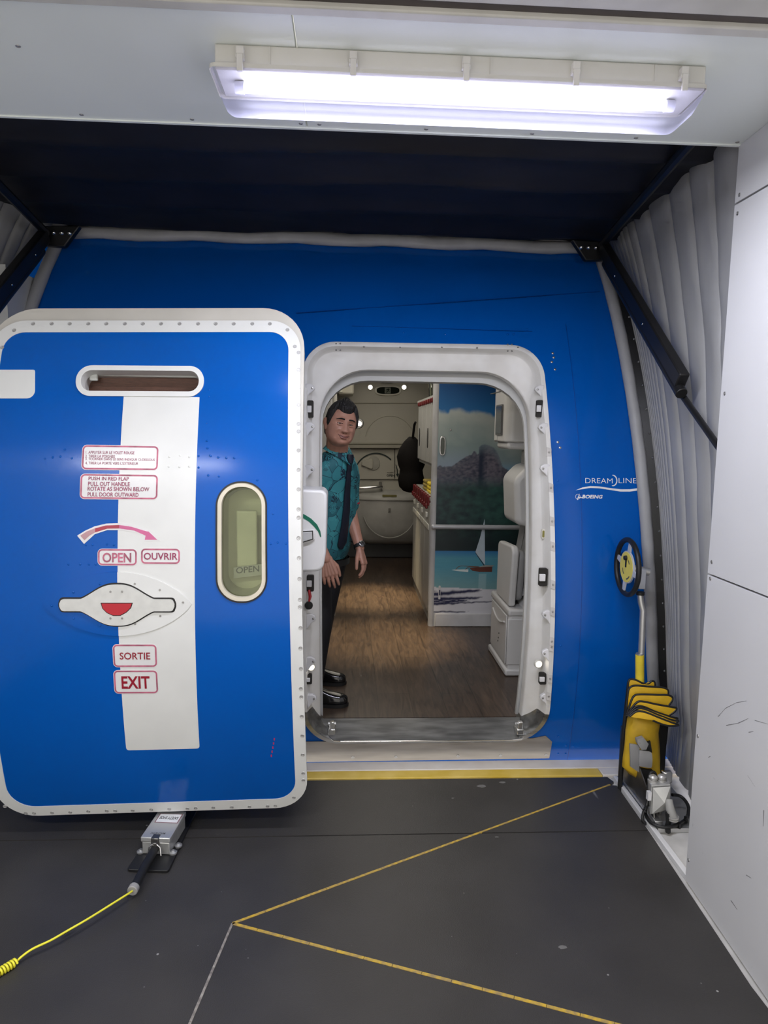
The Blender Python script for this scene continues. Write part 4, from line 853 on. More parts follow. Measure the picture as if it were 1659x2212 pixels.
# exit sign, spotlights, yellow lamp on the header
EX = thing('exit_sign', 'small dark oval sign with running figure above the far door', 'sign', on_y(838, 843, 8.12))
el = [fp(838 + 24.5*math.copysign(abs(math.cos(t))**0.6, math.cos(t)), 843.5 - 7.5*math.copysign(abs(math.sin(t))**0.7, math.sin(t)), 8.12) for t in np.linspace(0, 2*PI, 32, endpoint=False)]
fplate('sign_bezel', inset(el, -0.02), 8.115, 8.139, mat('bezel_cream', (0.62, 0.60, 0.52), 0.3), EX, 0.006)
fplate('sign_face', el, 8.105, 8.12, mat('sign_black', (0.010, 0.014, 0.010), 0.6, spec=0.1), EX, 0.003)
fig = MB(); fw = 0.030; P = on_y(837.5, 843.5, 8.103); gm = mat('sign_grey_green', (0.16, 0.18, 0.14), 0.5)
fplate('sign_square', [(P.x-0.035, P.z-0.034), (P.x+0.035, P.z-0.034), (P.x+0.035, P.z+0.034), (P.x-0.035, P.z+0.034)], 8.1035, 8.105, gm, EX)
for seg in ([(0.008, 0.026, 0.016, 0.026)], [(-0.004, 0.018, 0.010, -0.004)], [(0.006, -0.002, 0.020, -0.014)], [(0.0, -0.004, -0.014, -0.024)], [(-0.002, 0.014, -0.018, 0.004)], [(0.004, 0.014, 0.022, 0.008)]):
    x0, z0, x1, z1 = seg[0]; t = Vector((x1-x0, z1-z0)).normalized(); n = Vector((-t.y, t.x))*0.0045
    fplate('running_figure', [(P.x+x0-n.x, P.z+z0-n.y), (P.x+x1-n.x, P.z+z1-n.y), (P.x+x1+n.x, P.z+z1+n.y), (P.x+x0+n.x, P.z+z0+n.y)], 8.1022, 8.1036, MATS['sign_black'], EX)
SPG = mat('downlight_glow', (1, 1, 0.95), 0.3, emit=(1.0, 0.95, 0.86), estr=14)
for px, lab in ((800, 'small glowing spotlight left of the oval exit sign'), (873, 'small glowing spotlight right of the oval exit sign')):
    P = on_y(px, 836, 8.12); t = thing('spotlight', lab, 'light', P, 'header spotlights')
    b = MB(); b.lathe([(0.036, 0), (0.036, 0.012), (0.026, 0.016), (0.022, 0.006)], P + Vector((0, 0.018, 0)), (0, -1, -0.2), 16); b.build('bezel', MATS['bezel_cream'], t)
    b = MB(); b.sphere(P + Vector((0, 0.004, 0)), (0.021, 0.008, 0.021), 12, 8); b.build('lens', SPG, t)
P = on_y(733, 831, 7.6); YL = thing('warning_disc', 'round yellow lamp on the cabin header above crew member', 'lamp', P)
b = MB(); b.lathe([(0.050, 0), (0.050, 0.012), (0.040, 0.022), (0, 0.026)], P, (0.05, -1, -0.1), 22); b.build('yellow_lens', mat('yellow_lens', (0.80, 0.62, 0.10), 0.3, emit=(0.9, 0.68, 0.10), estr=0.35), YL)
b = MB(); b.box(P.x-0.034, P.x+0.034, P.y-0.01, P.y+0.01, P.z-0.078, P.z-0.062); b.build('lamp_slot', mat('slot_pale', (0.75, 0.75, 0.66), 0.4), YL, 30, bevel=0.004)
b = MB(); b.box(-0.108, P.x+0.16, P.y+0.01, P.y+0.45, P.z-0.10, P.z+0.26); b.build('lamp_housing', CABC, YL, 30, bevel=0.02)
# chrome reading lamp on the closet corner beside the face
P = on_y(775, 915, 7.2); RL = thing('reading_lamp', 'chrome reading lamp glowing beside the crew member\'s face', 'lamp', P)
b = MB(); b.tube([(-0.115, 7.2, P.z - 0.06), (P.x - 0.08, 7.18, P.z - 0.05), (P.x - 0.02, 7.2, P.z - 0.01)], 0.015, 8); b.build('lamp_arm', CHROME, RL, 60)
b = MB(); b.lathe([(0.012, 0.07), (0.035, 0.05), (0.055, 0.0), (0.050, -0.01), (0.0, -0.01)], P, (0.3, 0.8, -0.2), 16); b.build('lamp_shade', CHROME, RL)
b = MB(); b.sphere(P + Vector((-0.002, -0.025, 0.006)), 0.022, 12, 8); b.build('bulb', SPG, RL)

# ---- galley
GAL = thing('galley', 'narrow white galley unit with red latches beside the picture partition', 'galley', (1.1, 6.0, CFZ))
GW = mat('galley_white', (0.38, 0.38, 0.37), 0.4, vary=0.03)
GX = 0.66
b = MB(); b.box(GX+0.02, 1.9, 5.36, 6.74, CFZ+0.0, 1.17); b.build('lower_body', GW, GAL, 30)
b = MB(); b.box(GX+0.05, 1.9, 5.36, 6.74, 1.42, 2.0); b.build('upper_body', GW, GAL, 30)
b = MB(); b.box(GX+0.30, 1.9, 5.36, 6.74, 1.17, 1.42); b.build('niche_back', mat('niche_grey', (0.22, 0.21, 0.19), 0.5), GAL, 30)
b = MB(); b.box(GX, 1.9, 5.36, 6.74, 1.165, 1.195); b.build('counter', mat('counter_grey', (0.46, 0.45, 0.42), 0.35), GAL, 30, bevel=0.006)
b = MB(); b.box(GX+0.25, 1.9, 5.36, 6.74, 2.0, 2.41); b.build('top_niche', MATS['niche_grey'], GAL, 30)
b = MB(); b.box(GX+0.02, 1.9, 5.36, 6.74, 1.985, 2.005); b.build('top_shelf', GW, GAL, 30)
for i in range(4):
    y0 = 5.39 + i*0.335; b = MB(); b.box(GX, GX+0.022, y0, y0+0.322, CFZ+0.10, 1.15); d = b.build('cart_door', GW, GAL, 30, bevel=0.006)
    b = MB(); b.box(GX-0.014, GX+0.002, y0+0.13, y0+0.19, 1.02, 1.06); b.build('door_latch', mat('latch_white', (0.66, 0.66, 0.62), 0.35), d, 30, bevel=0.004)
    b = MB(); b.box(GX-0.008, GX+0.001, y0+0.01, y0+0.312, 0.93, 0.975); b.build('bumper_strip', MATS['latch_white'], d, 30, bevel=0.004)
    b = MB(); b.box(GX+0.03, GX+0.052, y0, y0+0.322, 1.45, 1.95); u = b.build('locker_door', GW, GAL, 30, bevel=0.006)
    if i in (1, 3):
        b = MB(); b.prism([(y0+0.16 + 0.03*math.cos(t), 1.66 + 0.085*math.copysign(abs(math.sin(t))**0.6, math.sin(t))) for t in np.linspace(0, 2*PI, 20, endpoint=False)], lambda y, z, d_: Vector((GX+0.03+d_, y, z)), -0.004, 0.004); b.build('finger_slot', DARK, u, 40)
b = MB(); b.box(GX+0.03, 1.8, 5.40, 6.72, CFZ, CFZ+0.09); b.build('plinth', DARK, GAL, 0)
RL_ = mat('latch_red', (0.14, 0.008, 0.010), 0.35)
for i in range(9):
    y0 = 5.42 + i*0.145
    b = MB(); b.box(GX-0.018, GX+0.012, y0, y0+0.05, 1.125, 1.205); b.box(GX-0.030, GX-0.010, y0+0.008, y0+0.042, 1.10, 1.14); o = b.build('red_latch', RL_, GAL, 30, bevel=0.006)
for i in range(8):
    y0 = 5.44 + i*0.155
    b = MB(); b.box(GX+0.005, GX+0.04, y0, y0+0.045, 1.950, 1.986); b.build('red_latch', RL_, GAL, 30, bevel=0.006)
# bottles and glasses in the top niche
GLS = GLASS
for i in range(5):
    t = thing('drinking_glass', f'clear glass on the galley top shelf, {["nearest the post", "second from the post", "third from the post", "fourth from the post", "farthest from the post"][i]}', 'glass', (GX+0.12, 5.55+i*0.21, 2.005), 'glasses on the galley shelf')
    b = MB(); b.lathe([(0.030, 0), (0.036, 0.16), (0.034, 0.16), (0.028, 0.006), (0, 0.006)], (GX+0.12, 5.55+i*0.21, 2.0055), (0, 0, 1), 14); b.build('glass_wall', GLS, t)
for i, (y0, z0, m_, lab, c_) in enumerate(((5.78, 1.1955, YELLOW, 'yellow folded cloth lying on the galley counter', 'cloth'), (6.10, 1.1955, mat('ochre_cloth', (0.36, 0.27, 0.06), 0.6), 'ochre folded cloth farther back on the galley counter', 'cloth'))):
    t = thing('folded_cloth', lab, c_, (GX+0.12, y0, z0)); h = 0.05
    for k in range(3):
        b = MB(); b.box(GX+0.03, GX+0.22, y0-0.11+0.008*k, y0+0.11-0.006*k, z0 + k*0.032, z0 + k*0.032 + 0.030); b.build('fold', m_, t, 30, bevel=0.012, seg=3)
# dark bag at the galley's far end
BG = thing('hanging_bag', 'black bulging bag hanging at the far end of the galley', 'bag', (0.66, 6.86, 1.1))
b = MB(); rings = []
for z, r in ((1.10, 0.02), (1.115, 0.075), (1.16, 0.12), (1.23, 0.135), (1.29, 0.12), (1.33, 0.115), (1.38, 0.135), (1.46, 0.15), (1.54, 0.125), (1.61, 0.08), (1.66, 0.03)):
    rings.append([Vector((0.655 + 1.0*r*math.cos(t) - 0.01, 6.86 + 0.75*r*math.sin(t)*0.9, z)) for t in np.linspace(0, 2*PI, 18, endpoint=False)])
b.rings(rings); b.build('bag_body', mat('bag_black', (0.008, 0.007, 0.007), 0.8, spec=0.15), BG, 60)
b = MB(); b.tube([(0.65, 6.84, 1.64), (0.66, 6.79, 1.78), (0.665, 6.745, 1.80)], 0.012, 8); b.build('bag_strap', MATS['bag_black'], BG, 60)

# ---- picture partition
PT = thing('partition', 'grey edged cabin partition with printed island, lagoon and sailing canoe picture', 'partition', (1.2, 5.32, CFZ))
MY = 5.30
b = MB(); b.box(0.70, 2.45, MY, 5.35, CFZ, 2.415); b.build('partition_core', CABW, PT, 30)
b = MB(); b.tube([(0.687, 5.325, CFZ), (0.687, 5.325, 2.415)], 0.030, 18); b.build('edge_post', mat('post_lilac_grey', (0.46, 0.46, 0.48), 0.32), PT, 60)
b = MB(); b.box(0.712, 2.45, MY-0.012, MY, CFZ+0.001, 0.276); b.build('base_moulding', mat('moulding_white', (0.60, 0.60, 0.62), 0.4), PT, 30, bevel=0.004)
# printed picture: colour per vertex on a fine grid
def lerp3(a, c, t): return [a[i] + (c[i]-a[i])*t for i in range(3)]
def sr(r, g, bb): return [((v/255)/12.92 if v/255 < 0.04045 else ((v/255+0.055)/1.055)**2.4) for v in (r, g, bb)]
ridge = [(900, 1010), (930, 1008), (940, 1001), (947, 1004), (965, 1003), (975, 996), (985, 988), (997, 980), (1006, 978), (1011, 969), (1015, 972), (1020, 979), (1022, 960), (1030, 955), (1042, 957), (1053, 962), (1061, 974), (1067, 988), (1072, 1002), (1085, 1010), (1100, 1018), (1130, 1030), (1200, 1045)]
def ridge_y(x):
    for i in range(len(ridge)-1):
        if ridge[i][0] <= x <= ridge[i+1][0]: t = (x-ridge[i][0])/(ridge[i+1][0]-ridge[i][0]); return ridge[i][1] + (ridge[i+1][1]-ridge[i][1])*t
    return 1050
def fbm(x, y, s=0.0, o=4):
    v = 0; a = 0.5
    for k in range(o): v += a*mnoise.noise(Vector((x, y, s + k*7.3))); x *= 2.03; y *= 2.03; a *= 0.5
    return v
def cloud_top(x): 
    pts = [(900, 884), (935, 884), (955, 889), (960, 881), (975, 880), (1000, 887), (1020, 884), (1042, 890), (1055, 896), (1065, 906), (1078, 916), (1088, 928), (1110, 940), (1200, 955)]
    for i in range(len(pts)-1):
        if pts[i][0] <= x <= pts[i+1][0]: t = (x-pts[i][0])/(pts[i+1][0]-pts[i][0]); return pts[i][1] + (pts[i+1][1]-pts[i][1])*t
    return 950
K = 1.6
def mural_col(x, y):
    n = fbm(x*0.02, y*0.03)
    if y < 1186:
        ct = cloud_top(x) + 6*fbm(x*0.08, y*0.08, 5); ry = ridge_y(x) + 2*fbm(x*0.25, 0, 9)
        sky = lerp3(sr(4, 44, 92), sr(28, 100, 158), min(1, max(0, (y-810)/110)))
        if y > ct - 4:
            t = min(1, (y-ct+4)/12); cl = lerp3(sr(148, 154, 152), sr(108, 124, 126), min(1, max(0, (y-ct)/70 + 0.5*n)))
            cl = lerp3(cl, sr(118, 132, 158), min(1, max(0, (y-960)/50))*(0.8 if x < 1000 else 0.25)); sky = lerp3(sky, cl, t*t*(3-2*t))
            if x > 1050 and y > 990: sky = lerp3(sky, sr(96, 136, 168), min(1, (y-990)/30))
        if y > ry - 1:
            d = y - ry; f = fbm(x*0.12, y*0.2, 3); rock = lerp3(sr(44, 48, 66), sr(96, 92, 104), min(1, max(0, 0.35 + 1.5*f + (0.35 if 1040 < x < 1070 else 0))))
            rock = lerp3(rock, sr(20, 30, 52), min(1, max(0, (1036-x)/8))*min(1, max(0, (x-1020)/4)))
            gr = lerp3(sr(14, 32, 38), sr(40, 72, 66), min(1, max(0, 0.35 + 1.2*fbm(x*0.05, y*0.07, 12) + (x-1000)*0.004))); gr = lerp3(gr, sr(12, 26, 30), min(1, max(0, (y-1110)/60)))
            g = lerp3(rock, gr, min(1, max(0, (y-1020 + 10*f)/30)))
            mist = max(0, 1 - (y-ry)/22)*(1 if x > 1022 and x < 1070 else 0.15); g = lerp3(g, sr(92, 106, 116), 0.75*mist); sky = lerp3(sky, g, min(1, (d+1)/1.6))
        return sky
    if y < 1266 + 0.035*(x-930):
        t = (y-1186)/80; c = lerp3(sr(34, 90, 136), sr(66, 122, 140), min(1, t*5)); c = lerp3(c, sr(98, 132, 136), max(0, (t-0.45)/0.6)); f = 0.08*fbm(x*0.04, y*0.5, 8)
        if 1030 < x < 1045 and y > 1236: c = lerp3(c, sr(140, 165, 170), 0.4)
        return [max(0, v*(1+f)) for v in c]
    c = sr(176, 176, 182); tt = y - (1266 + 0.035*(x-930))
    s = 0.0
    for (yc, slope, x1, wd) in ((1283, -0.10, 1035, 5), (1293, -0.03, 1036, 4.5), (1305, -0.055, 1075, 2.2), (1321.5, 0.0, 1010, 1.6), (1298, -0.02, 1010, 3), (1276, -0.05, 937, 2), (1303, -0.07, 990, 2)):
        dy = (y - (yc + slope*(x-930)) + 3*fbm(x*0.07, yc, 4))/max(0.6, wd*(0.4 + 0.9*abs(fbm(x*0.05, yc*3, 2)) + 0.5*(1 - (x-930)/120)))
        if x < x1 + 20*fbm(yc, y*0.3, 1): s = max(s, math.exp(-dy*dy*1.2)*min(1, (x1+12-x)/25 if x1 < 1070 else 1))
    return lerp3(c, sr(22, 26, 58), max(0, min(1, s*1.3)))
xs0, xs1 = 0.70, 1.62; zq0, zq1 = 0.276, 2.415; pxa, pxb = 930.0, 1068.0; xa_, xb_ = 0.6800, 1.1975
ya_, yb_ = on_y(1000, 810, MY).z, on_y(1000, 1325, MY).z
nx, nz_ = 150, 340; vv = []; cc = []
for j in range(nz_+1):
    z = zq0 + (zq1-zq0)*j/nz_; yy = 810 + (z-ya_)/(yb_-ya_)*515
    for i in range(nx+1):
        x = xs0 + (xs1-xs0)*i/nx; xx = pxa + (x-xa_)/(xb_-xa_)*(pxb-pxa); vv.append((x, MY-0.002, z)); c = mural_col(xx, yy); cc += [min(1, v*K) for v in c] + [1.0]
ff = [(j*(nx+1)+i, j*(nx+1)+i+1, (j+1)*(nx+1)+i+1, (j+1)*(nx+1)+i) for j in range(nz_) for i in range(nx)]
me = bpy.data.meshes.new('picture'); me.from_pydata(vv, [], ff); at_ = me.color_attributes.new('print', 'FLOAT_COLOR', 'POINT'); at_.data.foreach_set('color', cc)
pm = bpy.data.materials.new('printed_picture'); pm.use_nodes = True; nt = pm.node_tree; an = nt.nodes.new('ShaderNodeAttribute'); an.attribute_name = 'print'; pb = nt.nodes['Principled BSDF']; nt.links.new(an.outputs['Color'], pb.inputs['Base Color']); pb.inputs['Roughness'].default_value = 0.35
me.materials.append(pm); PIC = mobj('picture', me, PT)
def mx(px, py): return (xa_ + (px-pxa)/(pxb-pxa)*(xb_-xa_), ya_ + (py-810)/515*(yb_-ya_))
def pr(name, pts, col, d=0.0028):
    b = MB(); b.prism([mx(x, y) for x, y in pts], lambda x, z, dd: Vector((x, MY - dd, z)), 0.0015, d); return b.build(name, mat('print_' + name, [min(1, v*K) for v in sr(*col)], 0.4), PIC, 0)
pr('sail', [(1038, 1115), (1039.5, 1150), (1042, 1216), (1020.5, 1189), (1030, 1155)], (150, 162, 172))
pr('mast_line', [(1020, 1189), (1021, 1188.5), (1041, 1217), (1039.5, 1218)], (30, 36, 44))
pr('canoe_hull', [(1009, 1223), (1020, 1222), (1058, 1220), (1057.5, 1232), (1030, 1232), (1015, 1229)], (78, 42, 34))
pr('canoe_deck', [(1027, 1222), (1040, 1217), (1062, 1217), (1058, 1220.5)], (120, 118, 112))
pr('outrigger', [(971, 1228), (978, 1227), (1007, 1226.5), (1006.5, 1232.5), (990, 1231)], (176, 184, 184))
pr('outrigger_boom', [(979, 1227), (985, 1220), (990, 1218.5), (1030, 1219.5), (1030, 1220.5), (991, 1219.6), (986, 1221), (980, 1228)], (92, 70, 56))
pr('outrigger_boom', [(1000, 1226), (1006, 1221), (1012, 1220), (1030, 1221), (1030, 1222), (1012, 1221), (1007, 1222), (1001, 1227)], (92, 70, 56))
# rail, handle, latch and pole on the partition
r0, r1 = on_y(936, 1138, 5.262), on_y(1130, 1138, 5.262)
b = MB(); b.tube([r0, Vector((1.9, 5.262, r0.z))], 0.019, 14); rl = b.build('hand_rail', mat('rail_grey', (0.50, 0.51, 0.55), 0.28, 0.3), PT, 40)
b = MB(); b.sphere(r0, 0.019, 12, 8); b.build('rail_end', MATS['rail_grey'], rl)
for X in (0.80, 1.30): b = MB(); b.cyl((X, 5.262, r0.z), (X, MY, r0.z), 0.010); b.build('rail_bracket', MATS['rail_grey'], rl)
hx = [mx(945 + 6.8*math.copysign(abs(math.cos(t))**0.8, math.cos(t)), 959.5 - 20.5*math.copysign(abs(math.sin(t))**0.5, math.sin(t))) for t in np.linspace(0, 2*PI, 28, endpoint=False)]
hb_ = fplate('flush_handle', hx, MY-0.010, MY, CHROME, PT, 0.003); fplate('handle_pull', inset(hx, 0.009), MY-0.012, MY-0.008, mat('pull_dark', (0.10, 0.11, 0.10), 0.3), hb_)
fplate('knob', [mx(960.5 + 2*math.cos(t), 925 - 2*math.sin(t)) for t in np.linspace(0, 2*PI, 12, endpoint=False)], MY-0.008, MY, CHROME, PT)
lt = fplate('latch_plate', rpoly([mx(944.5, 1293), mx(949, 1293), mx(949, 1263), mx(944.5, 1263)], 0.004), MY-0.008, MY, mat('latch_plate_white', (0.62, 0.62, 0.63), 0.35), PT, 0.002)
fplate('latch_slot', rpoly([mx(945.6, 1284), mx(948, 1284), mx(948, 1272), mx(945.6, 1272)], 0.002), MY-0.009, MY-0.006, mat('slot_navy', (0.03, 0.04, 0.09), 0.4), lt)
fplate('channel', [mx(1077, 862), mx(1083.5, 862), mx(1083.5, 800), mx(1077, 800)], MY-0.02, MY, CABW, PT, 0.003)
pn = fplate('notice', [mx(1074, 876), mx(1087, 876), mx(1087, 862), mx(1074, 862)], MY-0.026, MY-0.02, mat('notice_cream', (0.62, 0.60, 0.46), 0.5), PT)
for k in range(4): fplate('print_line', [mx(1076, 866.5 + 2.4*k), mx(1085 - (k % 2)*2, 866.5 + 2.4*k), mx(1085 - (k % 2)*2, 865.7 + 2.4*k), mx(1076, 865.7 + 2.4*k)], MY-0.0265, MY-0.0258, MATS['grey_print'], pn)

# ---- attendant jump seat
JS = thing('jump_seat', 'folded grey attendant seat standing right inside the doorway', 'seat', (1.2, 4.45, CFZ))
JG = mat('seat_grey_plastic', (0.58, 0.575, 0.575), 0.4, vary=0.02); JF = mat('seat_grey_leather', (0.27, 0.27, 0.275), 0.5, vary=0.04)
def sideplate(name, poly, x0, x1, m, parent, bevel=0.0, seg=3):
    b = MB(); b.prism(poly, lambda y, z, d: Vector((d, y, z)), x0, x1); return b.build(name, m, parent, 40, bevel=bevel, seg=seg)
b = MB(); b.box(1.035, 1.75, 4.19, 4.70, 0.20, 0.575); JB = b.build('base_cabinet', JG, JS, 40, bevel=0.018, seg=3)
b = MB(); b.box(1.02, 1.75, 4.175, 4.715, CFZ, 0.215); b.build('base_skirt', JG, JS, 40, bevel=0.012)
b = MB(); b.box(1.028, 1.40, 4.185, 4.20, 0.24, 0.545); fd = b.build('front_panel', JG, JB, 40, bevel=0.01)
b = MB(); b.box(1.026, 1.034, 4.22, 4.67, 0.24, 0.555); sd = b.build('side_door', JG, JB, 40, bevel=0.004)
b = MB(); b.tube([(1.022, 4.26 + 0.34*k/12, 0.505 - 0.035*math.sin(k/12*PI)) for k in range(13)], 0.006, 8); b.build('pull_lip', JG, sd)
for z_ in (0.385, 0.35, 0.325): b = MB(); b.lathe([(0.006, 0), (0.005, 0.003), (0, 0.003)], (1.026, 4.42 + (0.35-z_)*0.4, z_), (-1, 0, 0), 8); b.build('keyhole', DARK, sd)
sideplate('belt_line', [(4.18, 0.560), (4.71, 0.560), (4.71, 0.606), (4.18, 0.606)], 1.028, 1.70, JG, JS, 0.014)
SPn = sideplate('seat_pan', rpoly([(4.235, 0.61), (4.60, 0.61), (4.60, 0.985), (4.175, 1.01)], [0.02, 0.02, 0.05, 0.05], 5), 1.040, 1.085, JG, JS, 0.014, 4)
sideplate('seat_cushion', rpoly([(4.25, 0.64), (4.585, 0.64), (4.585, 0.955), (4.20, 0.975)], 0.05, 5), 1.086, 1.135, JF, SPn, 0.02, 4)
# back shell: curved in profile, sweeps down to the cabinet
pf = [(1.12, 0.60), (1.16, 0.66), (1.20, 0.78), (1.22, 0.95), (1.215, 1.12), (1.20, 1.20), (1.30, 1.20), (1.75, 1.20), (1.75, 0.60)]
b = MB(); b.prism(pf, lambda x, z, d: Vector((x, d, z)), 4.20, 4.68); b.build('back_shell', JG, JS, 50, bevel=0.02, seg=4)
for k, y0 in enumerate((4.24, 4.40, 4.545)):
    b = MB(); rr = [[Vector((1.135 + 0.035*math.sin(j/10*PI*0.6) - 0.012*math.sin(a) + 0.05*(j/10), y0 + 0.065 + 0.062*math.cos(a), 0.68 + 0.50*j/10)) for a in np.linspace(0, 2*PI, 12, endpoint=False)] for j in range(11)]; b.rings(rr); b.build('back_cushion', JF, JS, 60)
b = MB(); b.prism(rpoly([(1.085, 1.13), (1.40, 1.07), (1.46, 1.48), (1.16, 1.52), (1.065, 1.42)], [0.05, 0.05, 0.05, 0.10, 0.08], 6), lambda x, z, d: Vector((x, d, z)), 4.30, 4.66); b.build('headrest', JG, JS, 50, bevel=0.035, seg=4)
b = MB(); b.tube([(1.165, 4.295, 1.14), (1.15, 4.295, 1.30), (1.175, 4.295, 1.44), (1.22, 4.295, 1.475), (1.40, 4.295, 1.48)], 0.007, 8); b.build('headrest_shade_line', mat('shade_and_seam_dark', (0.12, 0.12, 0.12), 0.5), JS, 60)  # dark line drawn in as shade along the headrest
b = MB(); b.box(1.20, 1.75, 4.40, 4.70, 1.2, 1.605); b.build('seat_post', CABW, JS, 40, bevel=0.02)
# ---- attendant panel hanging above the seat
MN = thing('attendant_panel', 'grey overhead attendant panel with small dark screen above the jump seat', 'panel', (1.2, 4.55, 1.64))
mp_ = rpoly([(1.012, 4.36), (1.70, 4.36), (1.70, 4.86), (1.012, 4.74)], [0.06, 0.01, 0.01, 0.04], 6)
b = MB(); b.prism(mp_, lambda x, y, d: Vector((x, y, d)), 1.655, 2.40); b.build('panel_body', JG, MN, 50, bevel=0.01)
b = MB(); b.prism([(1.03, 4.38), (1.70, 4.38), (1.70, 4.80), (1.03, 4.70)], lambda x, y, d: Vector((x, y, d)), 1.61, 1.66); b.build('panel_foot', JG, MN, 50, bevel=0.018)
sideplate('screen_bezel', rpoly([(4.455, 1.70), (4.64, 1.70), (4.64, 1.90), (4.455, 1.90)], 0.01), 1.004, 1.02, mat('bezel_dark', (0.12, 0.12, 0.12), 0.4), MN)
sideplate('screen', rpoly([(4.465, 1.71), (4.63, 1.71), (4.63, 1.89), (4.465, 1.89)], 0.006), 1.001, 1.006, mat('screen_dark', (0.075, 0.075, 0.08), 0.15), MN)
sideplate('switch_box', [(4.60, 1.665), (4.66, 1.665), (4.66, 1.695), (4.60, 1.695)], 1.006, 1.02, CABW, MN, 0.002)
b = MB(); b.box(1.008, 1.72, 4.352, 4.87, 1.985, 1.990); b.build('panel_seam', MATS['shade_and_seam_dark'], MN, 0)
b = MB(); b.tube([(1.006, 4.52 + 0.018*math.cos(t), 2.06 + 0.022*math.sin(t)) for t in np.linspace(0, 2*PI, 16)], 0.003, 6); b.build('ring_pull', SCREWM, MN)

# ================================================================== AUTO-LEVELLER IN THE RIGHT RECESS
WC = on_y(1355, 1225, 3.155); WR = 0.131
LV = thing('sensing_wheel', 'black rimmed sensing wheel with yellow disc on a silver and yellow pole', 'leveller', (1.41, 3.1, 0))
PLG = mat('pole_silver', (0.55, 0.55, 0.55), 0.32, 0.8); SPK = mat('spoke_grey', (0.50, 0.52, 0.58), 0.4)
b = MB(); b.tube([WC + Vector((0, WR*math.cos(t), WR*math.sin(t))) for t in np.linspace(0, 2*PI, 41)], 0.0125, 10, cap=False); WH = b.build('wheel_rim', BLACK, LV, 60)
for a in (1.75, 0.25, -1.35, PI + 0.2):
    d = Vector((0, math.cos(a), math.sin(a))); e = Vector((0, -d.z, d.y)); P = WC; w0, w1 = 0.016, 0.010
    b = MB(); b.prism([(0.05, -w0), (WR-0.006, -w1), (WR-0.006, w1), (0.05, w0)], lambda u, v, t: P + d*u + e*v + Vector((t, 0, 0)), -0.004, 0.004); b.build('spoke', SPK, WH, 30)
b = MB(); b.lathe([(0.078, 0), (0.078, 0.008), (0, 0.008)], WC + Vector((0.004, 0, 0)), (-1, 0, 0), 28); b.build('hub_plate', SPK, WH)
b = MB(); b.lathe([(0.073, 0), (0.073, 0.002), (0, 0.002)], WC + Vector((-0.004, 0, 0)), (-1, 0, 0), 28); YD = b.build('yellow_disc', mat('disc_yellow', (0.78, 0.66, 0.12), 0.45, vary=0.04), WH)
def disc_pt(u, v): return WC + Vector((-0.0068, -u, v))
for a0, a1, r in ((0.5, 1.1, 0.045), (3.4, 4.2, 0.045), (4.9, 5.6, 0.060)):
    b = MB(); o_ = [disc_pt(r*math.cos(t), r*math.sin(t)) for t in np.linspace(a0, a1, 8)] + [disc_pt((r-0.007)*math.cos(t), (r-0.007)*math.sin(t)) for t in np.linspace(a1, a0, 8)]; b.add(o_, [tuple(range(16))]); b.build('disc_mark', MATS['grey_print'], YD, 0)
b = MB(); b.prism([(-0.006, 0.0), (0.004, 0.0), (0.006, 0.052), (-0.004, 0.055)], lambda u, v, t: disc_pt(u, v) + Vector((t, 0, 0)), -0.003, 0.001); b.build('pointer', BLACK, YD, 0)
b = MB(); b.lathe([(0.012, 0), (0.010, 0.012), (0, 0.014)], disc_pt(0.0, 0.045), (-1, 0, 0), 12); b.build('pointer_knob', BLACK, YD)
b = MB(); b.cyl(WC + Vector((0.004, 0, 0)), WC + Vector((0.10, -0.02, -0.02)), 0.018); b.build('axle', PLG, LV)
p1, p2, p3, p4 = on_y(1381, 1250, 3.13), on_y(1383, 1285, 3.12), on_y(1389, 1318, 3.11), on_y(1385, 1420, 3.10)
b = MB(); b.box(p1.x-0.012, p1.x+0.020, 3.10, 3.16, p1.z-0.045, p1.z+0.05); b.build('bracket_box', SPK, LV, 30, bevel=0.004)
b = MB(); b.cyl(p2 + Vector((0, 0, 0.015)), p2, 0.019, n=14); b.build('collar', BLACK, LV)
p5 = on_y(1382, 1520, 3.10)
b = MB(); b.tube([p2, p2.lerp(p3, 0.5) + Vector((-0.003, 0, 0)), p3, p3.lerp(p4, 0.4), p4], 0.0150, 14); b.build('pole', PLG, LV, 60)
b = MB(); b.tube([on_y(1382, 1414, 3.10), p5], 0.0205, 16); b.build('yellow_sleeve', mat('sleeve_yellow', (0.72, 0.56, 0.04), 0.5, vary=0.12, scale=20), LV, 60)
b = MB(); b.cyl(on_y(1382, 1416, 3.10), on_y(1382, 1411, 3.10), 0.018, n=14); b.build('sleeve_ferrule', PLG, LV)
b = MB(); b.tube([p5, (p5.x, p5.y, 0.02)], 0.02, 10); b.build('lower_pole', BLACK, LV)
